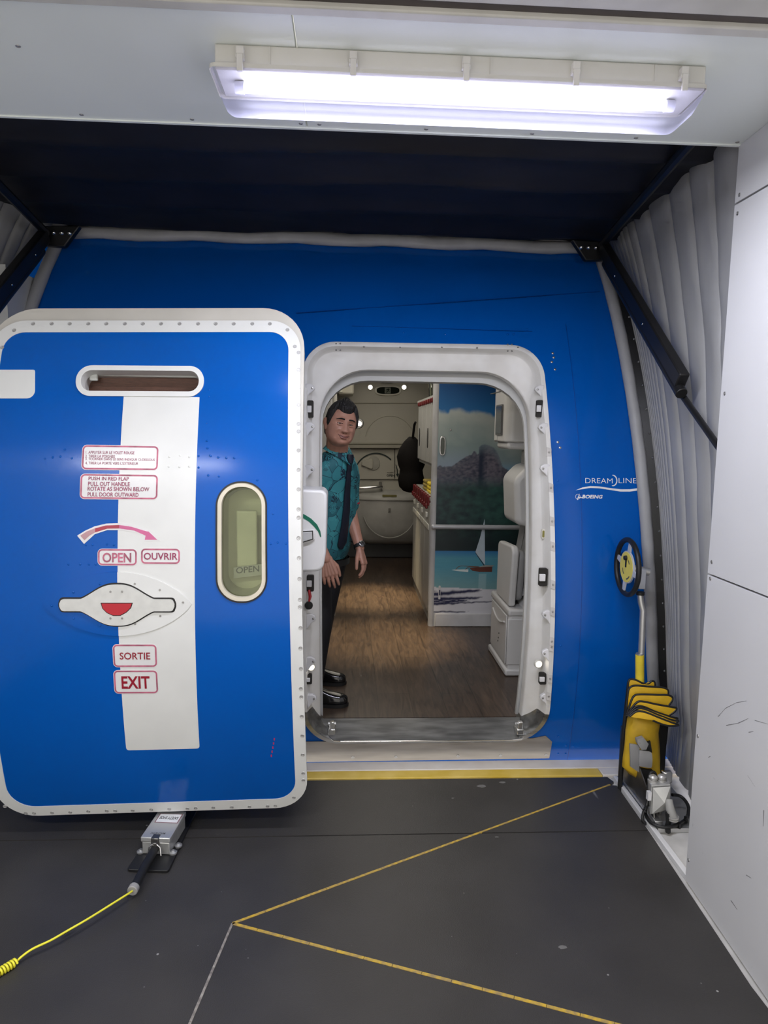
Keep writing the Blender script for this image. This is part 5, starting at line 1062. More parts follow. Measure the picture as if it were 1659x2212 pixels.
# fan of yellow flaps with black edging
YF = mat('flap_yellow_vinyl', (0.66, 0.40, 0.015), 0.5, vary=0.1, scale=16, bump=0.2, bscale=30)
FAN = thing('bellows_cover', 'fanned yellow vinyl bellows with black edging over the leveller pole', 'cover', (1.4, 3.0, 0))
def pxplate(name, pts, Yf, th, m, parent, edge=None, ename='black_edging', er=0.005):
    P = [on_y(x, y, Yf(x, y)) for x, y in pts]; n = (P[1]-P[0]).cross(P[2]-P[0]).normalized(); n = -n if n.y > 0 else n
    c = sum(P, Vector())/len(P); N = len(P)
    b = MB(); top = [p + n*th/2 for p in P] + [c + n*(th/2 + 0.004)]; bt = [p - n*th/2 for p in P] + [c - n*(th/2 - 0.004)]
    b.add(top + bt, [(i, (i+1) % N, N) for i in range(N)] + [(N+1+(i+1) % N, N+1+i, 2*N+1) for i in range(N)] + [(i, N+1+i, N+1+(i+1) % N, (i+1) % N) for i in range(N)])
    o = b.build(name, m, parent, 60)
    if edge:
        e = MB(); e.tube([P[i] for i in edge], er, 8); e.build(ename, BLACK, o, 60)
    return o
def smooth_px(pts, n=5):
    """Catmull-Rom through pixel points"""
    out = []
    for i in range(len(pts)-1):
        p0, p1_, p2_, p3_ = pts[max(i-1, 0)], pts[i], pts[i+1], pts[min(i+2, len(pts)-1)]
        for k in range(n):
            t = k/n; out.append(tuple(0.5*((2*p1_[j]) + (-p0[j]+p2_[j])*t + (2*p0[j]-5*p1_[j]+4*p2_[j]-p3_[j])*t*t + (-p0[j]+3*p1_[j]-3*p2_[j]+p3_[j])*t**3) for j in (0, 1)))
    return out + [pts[-1]]
flaps = [
    ([(1353, 1545), (1356, 1490), (1358, 1471), (1364, 1467), (1376, 1470), (1388, 1476), (1400, 1477), (1408, 1471), (1414, 1474), (1415, 1485)], 3.075),
    ([(1352, 1546), (1356, 1500), (1360, 1486), (1372, 1481), (1400, 1483), (1430, 1485), (1442, 1490), (1443, 1500), (1439, 1508)], 3.050),
    ([(1353, 1546), (1362, 1518), (1370, 1503), (1384, 1500), (1420, 1501), (1445, 1502), (1453, 1510), (1445, 1523)], 3.025),
    ([(1354, 1546), (1366, 1528), (1378, 1516), (1392, 1516), (1420, 1522), (1448, 1527), (1461, 1530), (1456, 1538), (1446, 1545)], 3.000),
    ([(1356, 1546), (1372, 1528), (1388, 1526), (1415, 1537), (1450, 1549), (1464, 1552), (1458, 1556)], 2.980),
    ([(1358, 1546), (1374, 1532), (1390, 1531), (1418, 1543), (1450, 1555), (1466, 1557), (1460, 1561)], 2.962),
    ([(1360, 1548), (1374, 1537), (1392, 1538), (1420, 1549), (1448, 1560), (1467, 1566), (1440, 1567), (1410, 1556)], 2.945),
]
for pts, Y in flaps:
    sp_ = smooth_px(pts, 4); pxplate('flap', sp_, lambda x, y, Y=Y: Y - 0.00035*(y - 1500) - 0.0002*(x - 1350), 0.004, YF, FAN, list(range(len(sp_))))
# fabric body under the fan
def blob(name, sections, m, parent, depth=0.8, n=20, wob=0.06):
    rings = []
    for k, (y, xl, xr, Y) in enumerate(sections):
        a, c = on_y(xl, y, Y), on_y(xr, y, Y); ctr = (a+c)/2; r = (c-a).length/2
        rings.append([ctr + Vector((r*math.cos(t)*(1 + wob*math.sin(5*t + k)), r*depth*math.sin(t)*(1 + wob*math.sin(4*t + 1.7*k)), 0)) for t in np.linspace(0, 2*PI, n, endpoint=False)])
    b = MB(); b.rings(rings); return b.build(name, m, parent, 70)
YB = mat('bag_yellow', (0.62, 0.39, 0.02), 0.55, vary=0.14, scale=14, bump=0.5, bscale=18)
blob('fabric_sleeve', [(1540, 1362, 1410, 3.06), (1555, 1357, 1426, 3.06), (1580, 1352, 1420, 3.05), (1605, 1349, 1421, 3.05), (1635, 1347, 1423, 3.04), (1655, 1346, 1424, 3.03), (1672, 1360, 1427, 3.02), (1685, 1392, 1431, 2.98), (1698, 1418, 1434, 2.95)], YB, FAN, 0.7)
bpz = [on_y(x, y, 3.10) for x, y in ((1357, 1475), (1351, 1545), (1346, 1600), (1342, 1660), (1339, 1700), (1341, 1735))]
b = MB(); b.tube(bpz, [0.006, 0.010, 0.012, 0.012, 0.012, 0.010], 8); b.build('black_backing', BLACK, FAN, 60)
# dark housing, tray and brackets
TRY = thing('steel_tray', 'dark steel tray and grey bracket plates holding the yellow bellows', 'bracket', (1.4, 2.95, 0))
DST = mat('dark_steel', (0.16, 0.155, 0.15), 0.28, 0.85, vary=0.25, scale=14)
def f3(x, y, z): P = on_z(x, y, z); return P
b = MB(); a0, a1 = Vector((1.378, 3.19)), Vector((1.372, 2.80))
b.prism([(3.19, 0.012), (2.78, 0.012), (2.80, 0.075), (2.98, 0.19), (3.08, 0.27), (3.19, 0.28)], lambda y, z, d: Vector((1.372 + d, y, z)), 0.0, 0.006); b.build('side_plate', DST, TRY, 30)
b = MB(); b.box(1.372, 1.60, 2.74, 3.20, -0.011, 0.010); b.build('tray_floor', ALU, TRY, 30, bevel=0.002)
b = MB(); b.prism([(1.366, 2.76), (1.402, 2.76), (1.395, 3.17), (1.373, 3.17)], lambda x, y, d: Vector((x, y, d)), 0.012, 0.032); b.build('tray_lip', STEEL, TRY, 30, bevel=0.004)
b = MB(); b.box(1.455, 1.57, 3.10, 3.19, 0.011, 0.42); b.build('dark_housing', BLACK, TRY, 30, bevel=0.01)
GBR = mat('bracket_grey', (0.34, 0.34, 0.345), 0.42, 0.4, vary=0.05)
pxplate('bracket_plate', [(1360, 1606), (1381, 1609), (1380, 1668), (1361, 1655)], lambda x, y: 2.965, 0.008, GBR, TRY)
pxplate('bracket_plate', smooth_px([(1381, 1620), (1402, 1623), (1408, 1630), (1408, 1652), (1403, 1658), (1380, 1654)], 3), lambda x, y: 2.955, 0.008, mat('bracket_light', (0.44, 0.44, 0.45), 0.4, 0.4), TRY)
hn = pxplate('hinge_block', [(1374, 1595), (1388, 1591), (1399, 1605), (1394, 1617), (1384, 1618), (1375, 1604)], lambda x, y: 2.95, 0.022, GBR, TRY)
for x, y in ((1377, 1598), (1382, 1606)): place(TINY, 'screw', on_y(x, y, 2.937), (0, -1, 0.1), hn)
pxplate('black_strap', [(1378, 1612), (1404, 1600), (1408, 1625), (1390, 1622)], lambda x, y: 2.975, 0.01, BLACK, TRY)
pxplate('dark_block', [(1376, 1655), (1405, 1658), (1402, 1690), (1380, 1690)], lambda x, y: 2.985, 0.06, BLACK, TRY)
# junction box
JBX = thing('junction_box', 'faceted grey metal junction box with cable glands standing in the recess', 'junction box', on_z(1430, 1770, 0.01))
JM = mat('junction_grey', (0.50, 0.50, 0.49), 0.42, 0.45, vary=0.08, scale=20); yj = 2.80
j = lambda x, y, Y=yj: on_y(x, y, Y)
q = [j(1407, 1697), j(1449, 1694), j(1447, 1748), j(1405, 1760)]
bk = [p + Vector((0.012, 0.07, 0.0)) for p in q]; fr_ = [p for p in q]; ap = (q[0]+q[1]+q[2]+q[3])/4 + Vector((0.002, -0.030, -0.002))
b = MB(); b.add(bk + fr_, [(3, 2, 1, 0), (0, 1, 5, 4), (1, 2, 6, 5), (2, 3, 7, 6), (3, 0, 4, 7), (4, 5, 6, 7)]); b.build('box_body', JM, JBX, 0, bevel=0.004)
li = [p.lerp(ap, 0.10) + Vector((0, -0.004, 0)) for p in q]; b = MB(); b.add(li + [ap + Vector((0, -0.004, 0))], [(0, 1, 4), (1, 2, 4), (2, 3, 4), (3, 0, 4)]); b.build('faceted_lid', mat('junction_lid', (0.62, 0.62, 0.60), 0.35, 0.3), JBX, 0)
GLM = mat('gland_grey', (0.52, 0.51, 0.49), 0.4, 0.5)
def gland(p, d, r=0.020, h=0.035):
    b = MB(); b.lathe([(r, 0), (r, h*0.35), (r*0.8, h*0.4), (r*0.95, h*0.5), (r*0.95, h*0.8), (r*0.6, h), (0, h)], p, d, 12); return b.build('cable_gland', GLM, JBX, 40)
gland(j(1418, 1697) + Vector((0, 0.035, -0.005)), (0, 0, 1)); gland(j(1437, 1696) + Vector((0, 0.035, -0.005)), (0, 0, 1)); gland(j(1411, 1758) + Vector((0.006, 0.03, 0.008)), (0, 0, -1), 0.016, 0.025); gland(j(1430, 1752) + Vector((0.006, 0.03, 0.008)), (0, 0, -1), 0.016, 0.025)
b = MB(); b.tube([j(1440, 1722) + Vector((0, -0.02, 0)), j(1438, 1735) + Vector((0, -0.04, 0)), j(1443, 1752) + Vector((0, -0.05, 0))], [0.016, 0.019, 0.019], 12); b.build('elbow', mat('elbow_grey', (0.36, 0.355, 0.34), 0.5), JBX, 60)
gl = gland(j(1443, 1750) + Vector((0, -0.05, 0.002)), (0.05, 0, -1), 0.024, 0.022)
b = MB(); b.box(j(1401, 1715).x-0.006, j(1401, 1715).x+0.010, yj-0.01, yj+0.01, j(1401, 1727).z, j(1401, 1710).z); b.build('cable_tag', mat('tag_white', (0.66, 0.66, 0.68), 0.4), JBX, 30)
for dx in (-0.03, 0.02):
    p = (q[2]+q[3])/2 + Vector((dx, 0.045, 0)); b = MB(); b.tube([p, (p.x + dx*0.3, p.y + 0.01, 0.010)], 0.006, 8); b.build('foot_rod', PLG, JBX)
b = MB(); pc = on_y(1443, 1680, 2.88); b.box(pc.x-0.022, pc.x+0.022, 2.88, 2.91, pc.z-0.03, pc.z+0.025); b.build('chrome_block', CHROME, JBX, 30, bevel=0.006)
# cables
CB = thing('cable_loop', 'looped black cable lying round the foot of the junction box', 'cable', on_z(1440, 1775, 0.01))
lp = smooth_px([(1443, 1756), (1444, 1775), (1442, 1786)], 4); b = MB(); b.tube([on_y(x, y, 2.755) for x, y in lp][:-1] + [on_z(1443, 1796, 0.012)], 0.0115, 10); b.build('cable_drop', BLACK, CB, 60)
lp = smooth_px([(1452, 1717), (1470, 1720), (1484, 1735), (1488, 1752), (1482, 1768), (1465, 1781), (1440, 1787), (1415, 1782), (1400, 1770), (1394, 1752), (1400, 1735)], 5)
b = MB(); b.tube([on_z(x, y, 0.026 if 20 < i < 45 else 0.03 + 0.002*abs(i-30)) for i, (x, y) in enumerate(lp)], 0.0075, 8); b.build('cable_ring', BLACK, CB, 60)
lp = smooth_px([(1417, 1690), (1416, 1672), (1408, 1668), (1402, 1680), (1400, 1710), (1398, 1735), (1390, 1755), (1388, 1772), (1398, 1780)], 5)
b = MB(); b.tube([on_y(x, y, 2.86 - 0.0007*(y-1690)) for x, y in lp], 0.0068, 8); b.build('cable_drop', BLACK, CB, 60)
for x, y in ((1481, 1770), (1466, 1783), (1487, 1756)):
    P = on_z(x, y, 0.022); b = MB(); b.box(P.x-0.004, P.x+0.004, P.y-0.012, P.y+0.008, 0.012, 0.034); b.build('cable_tie', BLACK, CB, 0)

# ================================================================== SAFETY SHOE UNDER THE DOOR
SH = thing('safety_shoe', 'small aluminium sensor box on black base plate below the open door', 'sensor box', (-0.77, 2.66, 0))
SHA = mat('shoe_aluminium', (0.52, 0.52, 0.51), 0.36, 0.6, vary=0.08, scale=26)
b = MB(); b.prism(rpoly([fxy(274, 1884), fxy(364, 1887), (-0.655, 3.05), (-0.79, 3.05)], [0.012, 0.012, 0, 0], 4), lambda x, y, d: Vector((x, y, d)), 0.0005, 0.012); b.build('base_plate', BLACK, SH, 30, bevel=0.002)
ang = 0.10; M = Matrix.Translation((-0.752, 2.615, 0.0125)) @ Matrix.Rotation(-ang, 4, 'Z')
b = MB(); b.box(-0.056, 0.056, 0, 0.19, 0, 0.052, M); b.build('box_lower', SHA, SH, 30, bevel=0.004)
b = MB(); b.box(-0.060, 0.060, -0.004, 0.194, 0.053, 0.074, M); LID = b.build('lid', mat('shoe_lid', (0.56, 0.56, 0.555), 0.34, 0.6, vary=0.05), SH, 30, bevel=0.004)
b = MB(); b.box(-0.040, 0.050, 0.105, 0.165, 0.0742, 0.0748, M); LB = b.build('label', mat('label_white', (0.74, 0.74, 0.75), 0.4), LID, 0)
lettering('lettering', 'SAFETY SHOE', (-0.034, 0.044, 0.126, 0.146), lambda x, y: M @ Vector((0.010 - x, 0.272 - y, 0.0753)), mat('label_black', (0.03, 0.03, 0.03), 0.5), LB, bold=0.02)
b = MB(); b.box(-0.044, 0.054, 0.101, 0.169, 0.0738, 0.0743, M); b.build('label_border', mat('label_maroon', (0.22, 0.10, 0.12), 0.5), LID, 0)
lettering('lettering', 'MAGNETIC', (-0.030, 0.030, 0.020, 0.032), lambda x, y: M @ Vector((-x, 0.052 - y, 0.0745)), MATS['grey_print'], LID)
b = MB(); b.box(-0.016, 0.016, -0.012, 0.020, 0.040, 0.076, M); b.box(-0.011, 0.011, -0.018, -0.010, 0.036, 0.060, M); b.build('clasp', DST, SH, 30, bevel=0.004)
for x_, y_ in ((-0.066, 0.01), (0.066, 0.012), (0.070, 0.06)):
    b = MB(); b.lathe([(0.016, 0), (0.016, 0.006), (0.008, 0.010), (0.006, 0.014), (0, 0.014)], M @ Vector((x_, y_, 0)), (0, 0, 1), 10); b.build('corner_bolt', mat('dull_zinc', (0.30, 0.30, 0.30), 0.5, 0.5), SH)
h0, h1 = M @ Vector((0.0, 0.0, 0.030)), on_z(290, 1917, 0.030)
b = MB(); b.tube([h0, h0.lerp(h1, 0.5) + Vector((0, 0, 0.004)), h1], 0.0165, 14); b.build('hose', BLACK, SH, 60)
d_ = (h1-h0).normalized(); b = MB(); b.cyl(h1 - d_*0.004, h1 + d_*0.020, 0.0195, n=16); b.build('hose_cap', mat('cap_ring_grey', (0.34, 0.33, 0.32), 0.5), SH, bevel=0.003)
b = MB(); c_ = h0 + d_*0.015; b.tube([c_ + Vector((-0.024, 0, -0.016)), c_ + Vector((-0.022, 0, 0.010)), c_ + Vector((-0.010, 0, 0.022)), c_ + Vector((0.010, 0, 0.022)), c_ + Vector((0.022, 0, 0.010)), c_ + Vector((0.028, -0.012, -0.018))], 0.0032, 8); b.build('u_bolt', CHROME, SH, 60)
YC = thing('yellow_cable', 'thin yellow cable with coil running from sensor box to lower left', 'cable', (-0.95, 2.2, 0))
yw_ = mat('cable_yellow', (0.85, 0.78, 0.05), 0.4, vary=0.03)
pts = smooth_px([(278, 1930), (235, 1957), (190, 1985), (150, 2008), (110, 2031), (70, 2050), (45, 2068), (36, 2078)], 5)
def zc(i, n): t = i/(n-1); return 0.030*(1-t)**0.6 + 0.008 + 0.012*math.sin(t*PI)
b = MB(); b.tube([h1 + d_*0.018] + [on_z(x, y, zc(i, len(pts))) for i, (x, y) in enumerate(pts)], 0.0038, 8); b.build('cable_run', yw_, YC, 60)
t0, t1 = on_z(157, 2004, 0.024), on_z(138, 2015, 0.023); b = MB(); b.cyl(t0, t1, 0.0048, n=10); b.build('tape_band', BLACK, YC)
c0_, c1_ = on_z(34, 2078, 0.014), on_z(-150, 2190, 0.014); ax_ = (c1_-c0_); ux = ax_.normalized(); uy = Vector((-ux.y, ux.x, 0)); N = 26
b = MB(); b.tube([c0_ + ax_*(k/(N*10)) + uy*0.011*math.cos(2*PI*k/10) + Vector((0, 0, 0.011*math.sin(2*PI*k/10))) for k in range(N*10+1)], 0.0036, 7); b.build('cable_coil', yw_, YC, 60)

# ================================================================== CREW MEMBER
PER = thing('person', 'smiling person in teal floral shirt, navy tie and black trousers leaning in doorway', 'person', (-0.15, 3.88, CFZ))
FW = Vector((0.82, -0.57, 0)).normalized(); LX = Vector((-FW.y, FW.x, 0))       # facing, his left
SKIN = mat('skin_brown', (0.40, 0.205, 0.150), 0.45, vary=0.10, scale=18, bump=0.05, bscale=120)
def remesh(o, vox, it=3, fac=0.5):
    m = o.modifiers.new('remesh', 'REMESH'); m.mode = 'VOXEL'; m.voxel_size = vox; m.use_smooth_shade = True
    if it: s = o.modifiers.new('smooth', 'SMOOTH'); s.factor = fac; s.iterations = it
    return o
def limb(b, pts, rad, n=14):
    """tapered limb with rounded ends, dense along its length"""
    P = [Vector(p) for p in pts]; Q = []; R = []
    for i in range(len(P)-1):
        for k in range(5): t = k/5; Q.append(P[i].lerp(P[i+1], t)); R.append(rad[i] + (rad[i+1]-rad[i])*t)
    Q.append(P[-1]); R.append(rad[-1]); b.tube(Q, R, n)
    for p, r in ((P[0], rad[0]), (P[-1], rad[-1])): b.sphere(p, r*0.99, n, 8)
    for i in range(1, len(P)-1): b.sphere(P[i], rad[i]*0.99, n, 8)
# joints
hipC, chestC, neckB = Vector((-0.135, 3.90, 1.06)), Vector((-0.105, 3.85, 1.36)), Vector((-0.058, 3.750, 1.590))
HC = on_y(736, 919, 3.64)
# head axes: face turned towards camera and a little to the aft, tilted
yaw_h = math.radians(-90 + 17); hf = Vector((math.cos(yaw_h), math.sin(yaw_h), -0.03)).normalized(); hs = hf.cross(Vector((0, 0, 1))).normalized()*-1; hs = Vector((-hf.y, hf.x, 0)).normalized(); hu = hs.cross(hf)*-1; hu = hf.cross(hs)
if hu.z < 0: hu = -hu
tl_ = math.radians(-9); hs, hu = hs*math.cos(tl_) + hu*math.sin(tl_), hu*math.cos(tl_) - hs*math.sin(tl_)
def HP_(s, f, u): return HC + (hs*s + hf*f + hu*u)*0.93
A_, B_, C_ = 0.083, 0.098, 0.119      # half width, depth, height
def gs(x, w): return math.exp(-(x/w)**2)
def bumps(s, u):
    a = abs(s); v = 0.0
    ridge_ = max(0, min(1, (0.022 - u)/0.052)); v += (0.008 + 0.019*ridge_)*gs(s, 0.0115 + 0.006*ridge_)*(1 if -0.034 < u < 0.022 else gs(u + 0.034 if u < 0 else u - 0.022, 0.007))
    v += 0.011*gs(a - 0.016, 0.008)*gs(u + 0.030, 0.009)                      # nostril wings
    v += 0.009*gs(u - 0.034, 0.011)*gs(a - 0.028, 0.030)                       # brow
    v -= 0.012*gs(a - 0.032, 0.016)*gs(u - 0.012, 0.011)                       # sockets
    v += 0.011*gs(a - 0.043, 0.019)*gs(u + 0.024, 0.018)                       # cheeks
    v -= 0.007*gs(a - 0.033 - max(0, -0.03-u)*0.25, 0.006)*(1 if -0.07 < u < -0.03 else 0)     # smile fold
    v += 0.005*gs(u + 0.062, 0.010)*gs(s, 0.024)                               # lips
    v -= 0.003*gs(u + 0.080, 0.006)*gs(s, 0.02) ; v += 0.008*gs(u + 0.100, 0.014)*gs(s, 0.022)   # chin
    return v
def base_w(u):                          # half width by height
    t = u/C_
    if t > 0: return A_*math.sqrt(max(0, 1 - (t**2.3)))
    return A_*(1 - 0.05*(-t) - 0.22*(-t)**3)*math.sqrt(max(0, 1 - (-t)**5.5))
def base_d(u, front):
    t = u/C_
    if front: return B_*(0.98 if t > 0 else 1 - 0.05*(-t)) * math.sqrt(max(0, 1 - abs(t)**(3.0 if t > 0 else 6)))
    return B_*math.sqrt(max(0, 1 - abs(t)**2.2))*(1.0 if t > -0.2 else max(0.35, 1 - 0.9*(-t-0.2)))
def head_pt(th, u, grow=0.0):
    w = base_w(u) + grow; c, s_ = math.cos(th), math.sin(th); d = base_d(u, s_ > 0) + grow
    e = 0.88; x = w*math.copysign(abs(c)**e, c); y = d*math.copysign(abs(s_)**e, s_)
    if s_ > 0: y += bumps(x, u)*min(1, s_*1.6)
    return x, y
def face_f(s, u):
    w = base_w(u); c = max(-0.98, min(0.98, s/w)); c = math.copysign(abs(c)**(1/0.88), c); s_ = math.sqrt(1 - c*c)
    return base_d(u, True)*s_**0.88 + bumps(s, u)*min(1, s_*1.6)
sk_ = MB(); NU, NT = 60, 72
us = [-C_*math.cos(PI*k/NU)*0.9995 for k in range(NU+1)]
sk_.rings([[HP_(*(lambda q: (q[0], q[1], u))(head_pt(2*PI*j/NT, u))) for j in range(NT)] for u in us])
for sd in (-1, 1):                      # ears
    M_ = Matrix((hs, hf, hu)).transposed(); sk_.sphere(HP_(sd*0.083, -0.006, -0.004), (0.010, 0.018, 0.032), 12, 10, M_ @ Matrix.Rotation(0.25*sd, 3, 'Z')); sk_.sphere(HP_(sd*0.091, -0.012, 0.008), (0.006, 0.016, 0.022), 12, 10, M_ @ Matrix.Rotation(0.35*sd, 3, 'Z'))
limb(sk_, [neckB + Vector((0, 0.02, -0.05)), HP_(0, -0.028, -0.055)], [0.064, 0.058])
# arms
shR, shL = chestC - LX*0.185 + Vector((0.0, 0, 0.10)), chestC + LX*0.175 + Vector((0.0, 0, 0.10))
elR = Vector((-0.185, 3.62, 1.17)); wrR = on_y(704, 1206, 3.57); elL = on_y(753, 1098, 3.92); wrL = on_y(777, 1184, 3.80)
limb(sk_, [shR, elR, wrR], [0.054, 0.045, 0.029]); limb(sk_, [shL, elL, wrL], [0.054, 0.043, 0.027])
limb(sk_, [chestC + Vector((0, 0, 0.12)), chestC, hipC], [0.10, 0.10, 0.10]); limb(sk_, [shR, shL], [0.05, 0.05])
def hand(b, W_, d, back, thumb, curl, spread=1.0, sc=1.0):
    """W_ wrist; d pointing along fingers; back = back-of-hand normal; thumb = side of thumb"""
    d = d.normalized(); thumb = (thumb - d*thumb.dot(d)).normalized(); back = (back - d*back.dot(d) - thumb*back.dot(thumb)).normalized()
    L = 0.088*sc
    for k in range(5):                   # palm as a row of overlapping rays
        o = (k-2)*0.0165*sc; limb(b, [W_ + d*0.005 + thumb*o*0.55, W_ + d*L + thumb*o*1.1], [0.0165*sc, 0.0125*sc], 8)
    for k, ln in enumerate((0.066, 0.076, 0.071, 0.055)):
        o = (1.5-k)*0.0215*sc; p = W_ + d*L*(0.98 - 0.03*abs(k-1)) + thumb*o; ang = 0.0; pts = [p]; dd = d + thumb*(1.5-k)*0.05*spread
        for j, (f, cu) in enumerate(((0.48, curl*0.5), (0.29, curl), (0.23, curl*0.8))):
            ang += cu*(1 + 0.12*k); q = dd*math.cos(ang) - back*math.sin(ang); pts.append(pts[-1] + q.normalized()*ln*sc*f*1.15)
        limb(b, pts, [0.0102*sc, 0.0095*sc, 0.0087*sc, 0.0074*sc], 8)
    t0 = W_ + d*0.022*sc + thumb*0.022*sc - back*0.006; t1 = t0 + (d*0.75 + thumb*0.6 - back*0.3).normalized()*0.042*sc; t2 = t1 + (d*0.95 + thumb*0.12 - back*0.35).normalized()*0.032*sc; t3 = t2 + (d - back*0.35).normalized()*0.026*sc
    limb(b, [t0, t1, t2, t3], [0.0165*sc, 0.0125*sc, 0.0108*sc, 0.0088*sc], 8)
hand(sk_, wrR, on_y(712, 1243, 3.56) - wrR, Vector((0.15, -1, 0.1)), Vector((1, 0, 0)), 0.32, 0.9, 1.0)
hand(sk_, wrL, on_y(786, 1216, 3.78) - wrL, Vector((0.95, 0.2, 0.15)), Vector((-0.2, -1, 0)), 0.42, 1.0, 1.0)
BODY = remesh(sk_.build('body', SKIN, PER, 60), 0.0026, 2, 0.5)
# ---- face details
EYW = mat('eye_white', (0.55, 0.50, 0.46), 0.25); EYD = mat('eye_dark', (0.012, 0.008, 0.006), 0.15); LIP = mat('lip', (0.26, 0.105, 0.085), 0.4)
HAIR = mat('black_hair', (0.010, 0.009, 0.010), 0.6, vary=0.4, scale=70, bump=0.8, bscale=140, stretch=(1, 1, 0.35))
def facept(s, u, e=0.0): return HP_(s, face_f(s, u) + e, u)
for sd in (-1, 1):
    b = MB(); b.sphere(facept(sd*0.032, 0.010, -0.0065), (0.0125, 0.0105, 0.0095), 14, 10, Matrix((hs, hf, hu)).transposed()); ey = b.build('eye', EYW, PER)
    b = MB(); b.lathe([(0.0058, 0.0), (0.005, 0.0022), (0, 0.003)], facept(sd*0.032 + 0.000, 0.0105, 0.0028), hf - hs*0.18, 14); b.build('iris', EYD, ey)
    for nm, u0, hgt, r_, m_, e_ in (('upper_lid', 0.0155, 0.0045, 0.0034, SKIN, 0.0055), ('lash_line', 0.0132, 0.0042, 0.0016, EYD, 0.0070), ('lower_lid', 0.0048, -0.0015, 0.0030, SKIN, 0.0050)):
        b = MB(); b.tube([facept(sd*(0.032 + 0.0155*t), u0 + hgt*(1 - t*t) - 0.004, e_ - 0.004*t*t) for t in np.linspace(-1, 1, 13)], [r_*(0.45 + 0.55*math.sqrt(max(0, 1-t*t))) for t in np.linspace(-1, 1, 13)], 8); b.build(nm, m_, ey)
    b = MB(); b.tube([facept(sd*(0.034 + 0.021*t), 0.0315 + 0.004*(1 - t*t) - 0.002*t, 0.0015) for t in np.linspace(-1, 1, 13)], [0.0042*(1.0 - 0.55*max(0, t)) for t in np.linspace(-1, 1, 13)], 8, flat=0.9); b.build('eyebrow', HAIR, PER)
sm = np.linspace(-1, 1, 19)
mouth_u = lambda t: -0.0625 + 0.0100*t*t
b = MB(); b.tube([facept(0.027*t, mouth_u(t) + 0.0042, 0.0005 - 0.001*t*t) for t in sm], [0.0040*(1 - 0.75*t*t) + 0.0004 for t in sm], 8); b.build('upper_lip', LIP, PER)
b = MB(); b.tube([facept(0.026*t, mouth_u(t) - 0.0052, 0.0010 - 0.001*t*t) for t in sm], [0.0050*(1 - 0.75*t*t) + 0.0004 for t in sm], 8); b.build('lower_lip', LIP, PER)
b = MB(); b.tube([facept(0.033*t, mouth_u(t), 0.0032 - 0.0015*t*t) for t in sm], [0.0019*(1 - 0.5*t*t) for t in sm], 6); b.build('mouth_line', mat('mouth_dark', (0.06, 0.022, 0.018), 0.5), PER)
for sd in (-1, 1):
    b = MB(); b.sphere(facept(sd*0.009, -0.0405, -0.002), (0.0045, 0.004, 0.0026), 8, 6, Matrix((hs, hf, hu)).transposed()); b.build('nostril', MATS['mouth_dark'], PER)
# ---- hair: swept-back cap
hb2 = MB(); NUh, NTh = 46, 72; rows = []
def hairline(th):                       # lowest u covered at angle th (90deg = front)
    s_, c_ = math.sin(th), abs(math.cos(th))
    if s_ > 0.62: return 0.070 + 0.016*min(1, c_/0.6)**2                      # forehead, receding at the temples
    if s_ > 0.30: t = (s_-0.30)/0.32; return -0.004 + (0.082+0.004)*t**1.4      # temple down to the sideburn
    if s_ > 0.12: return -0.004 - 0.010*(0.30-s_)/0.18
    if s_ > -0.12: return 0.026                                               # over the ear
    return 0.026 + (-0.066-0.026)*min(1, (-s_-0.12)/0.35)
for k in range(NUh+1):
    row = []
    for j in range(NTh):
        th = 2*PI*j/NTh; u0 = hairline(th); u = u0 - 0.004 + (C_*0.9995 - u0 + 0.004)*math.sin(k/NUh*PI/2)
        t = min(1, (u-u0+0.004)/0.016); nz2 = mnoise.noise(Vector((math.cos(th)*9, math.sin(th)*5, u*60)))
        fr2 = max(0.0, math.sin(th)); g = -0.002 + 0.009*t + 0.0030*nz2*t + 0.010*fr2*t + 0.016*max(0, u/C_)**2*t + 0.003*math.sin(th*26 + u*60)*t*fr2
        x, y = head_pt(th, u, 0.0); nn = Vector((x/A_, y/B_, u/C_)).normalized(); row.append(HP_(x + nn.x*g, y + nn.y*g, u + nn.z*g*1.15))
    rows.append(row)
hb2.rings(rows, True, False, True); hb2.build('hair', HAIR, PER, 70)
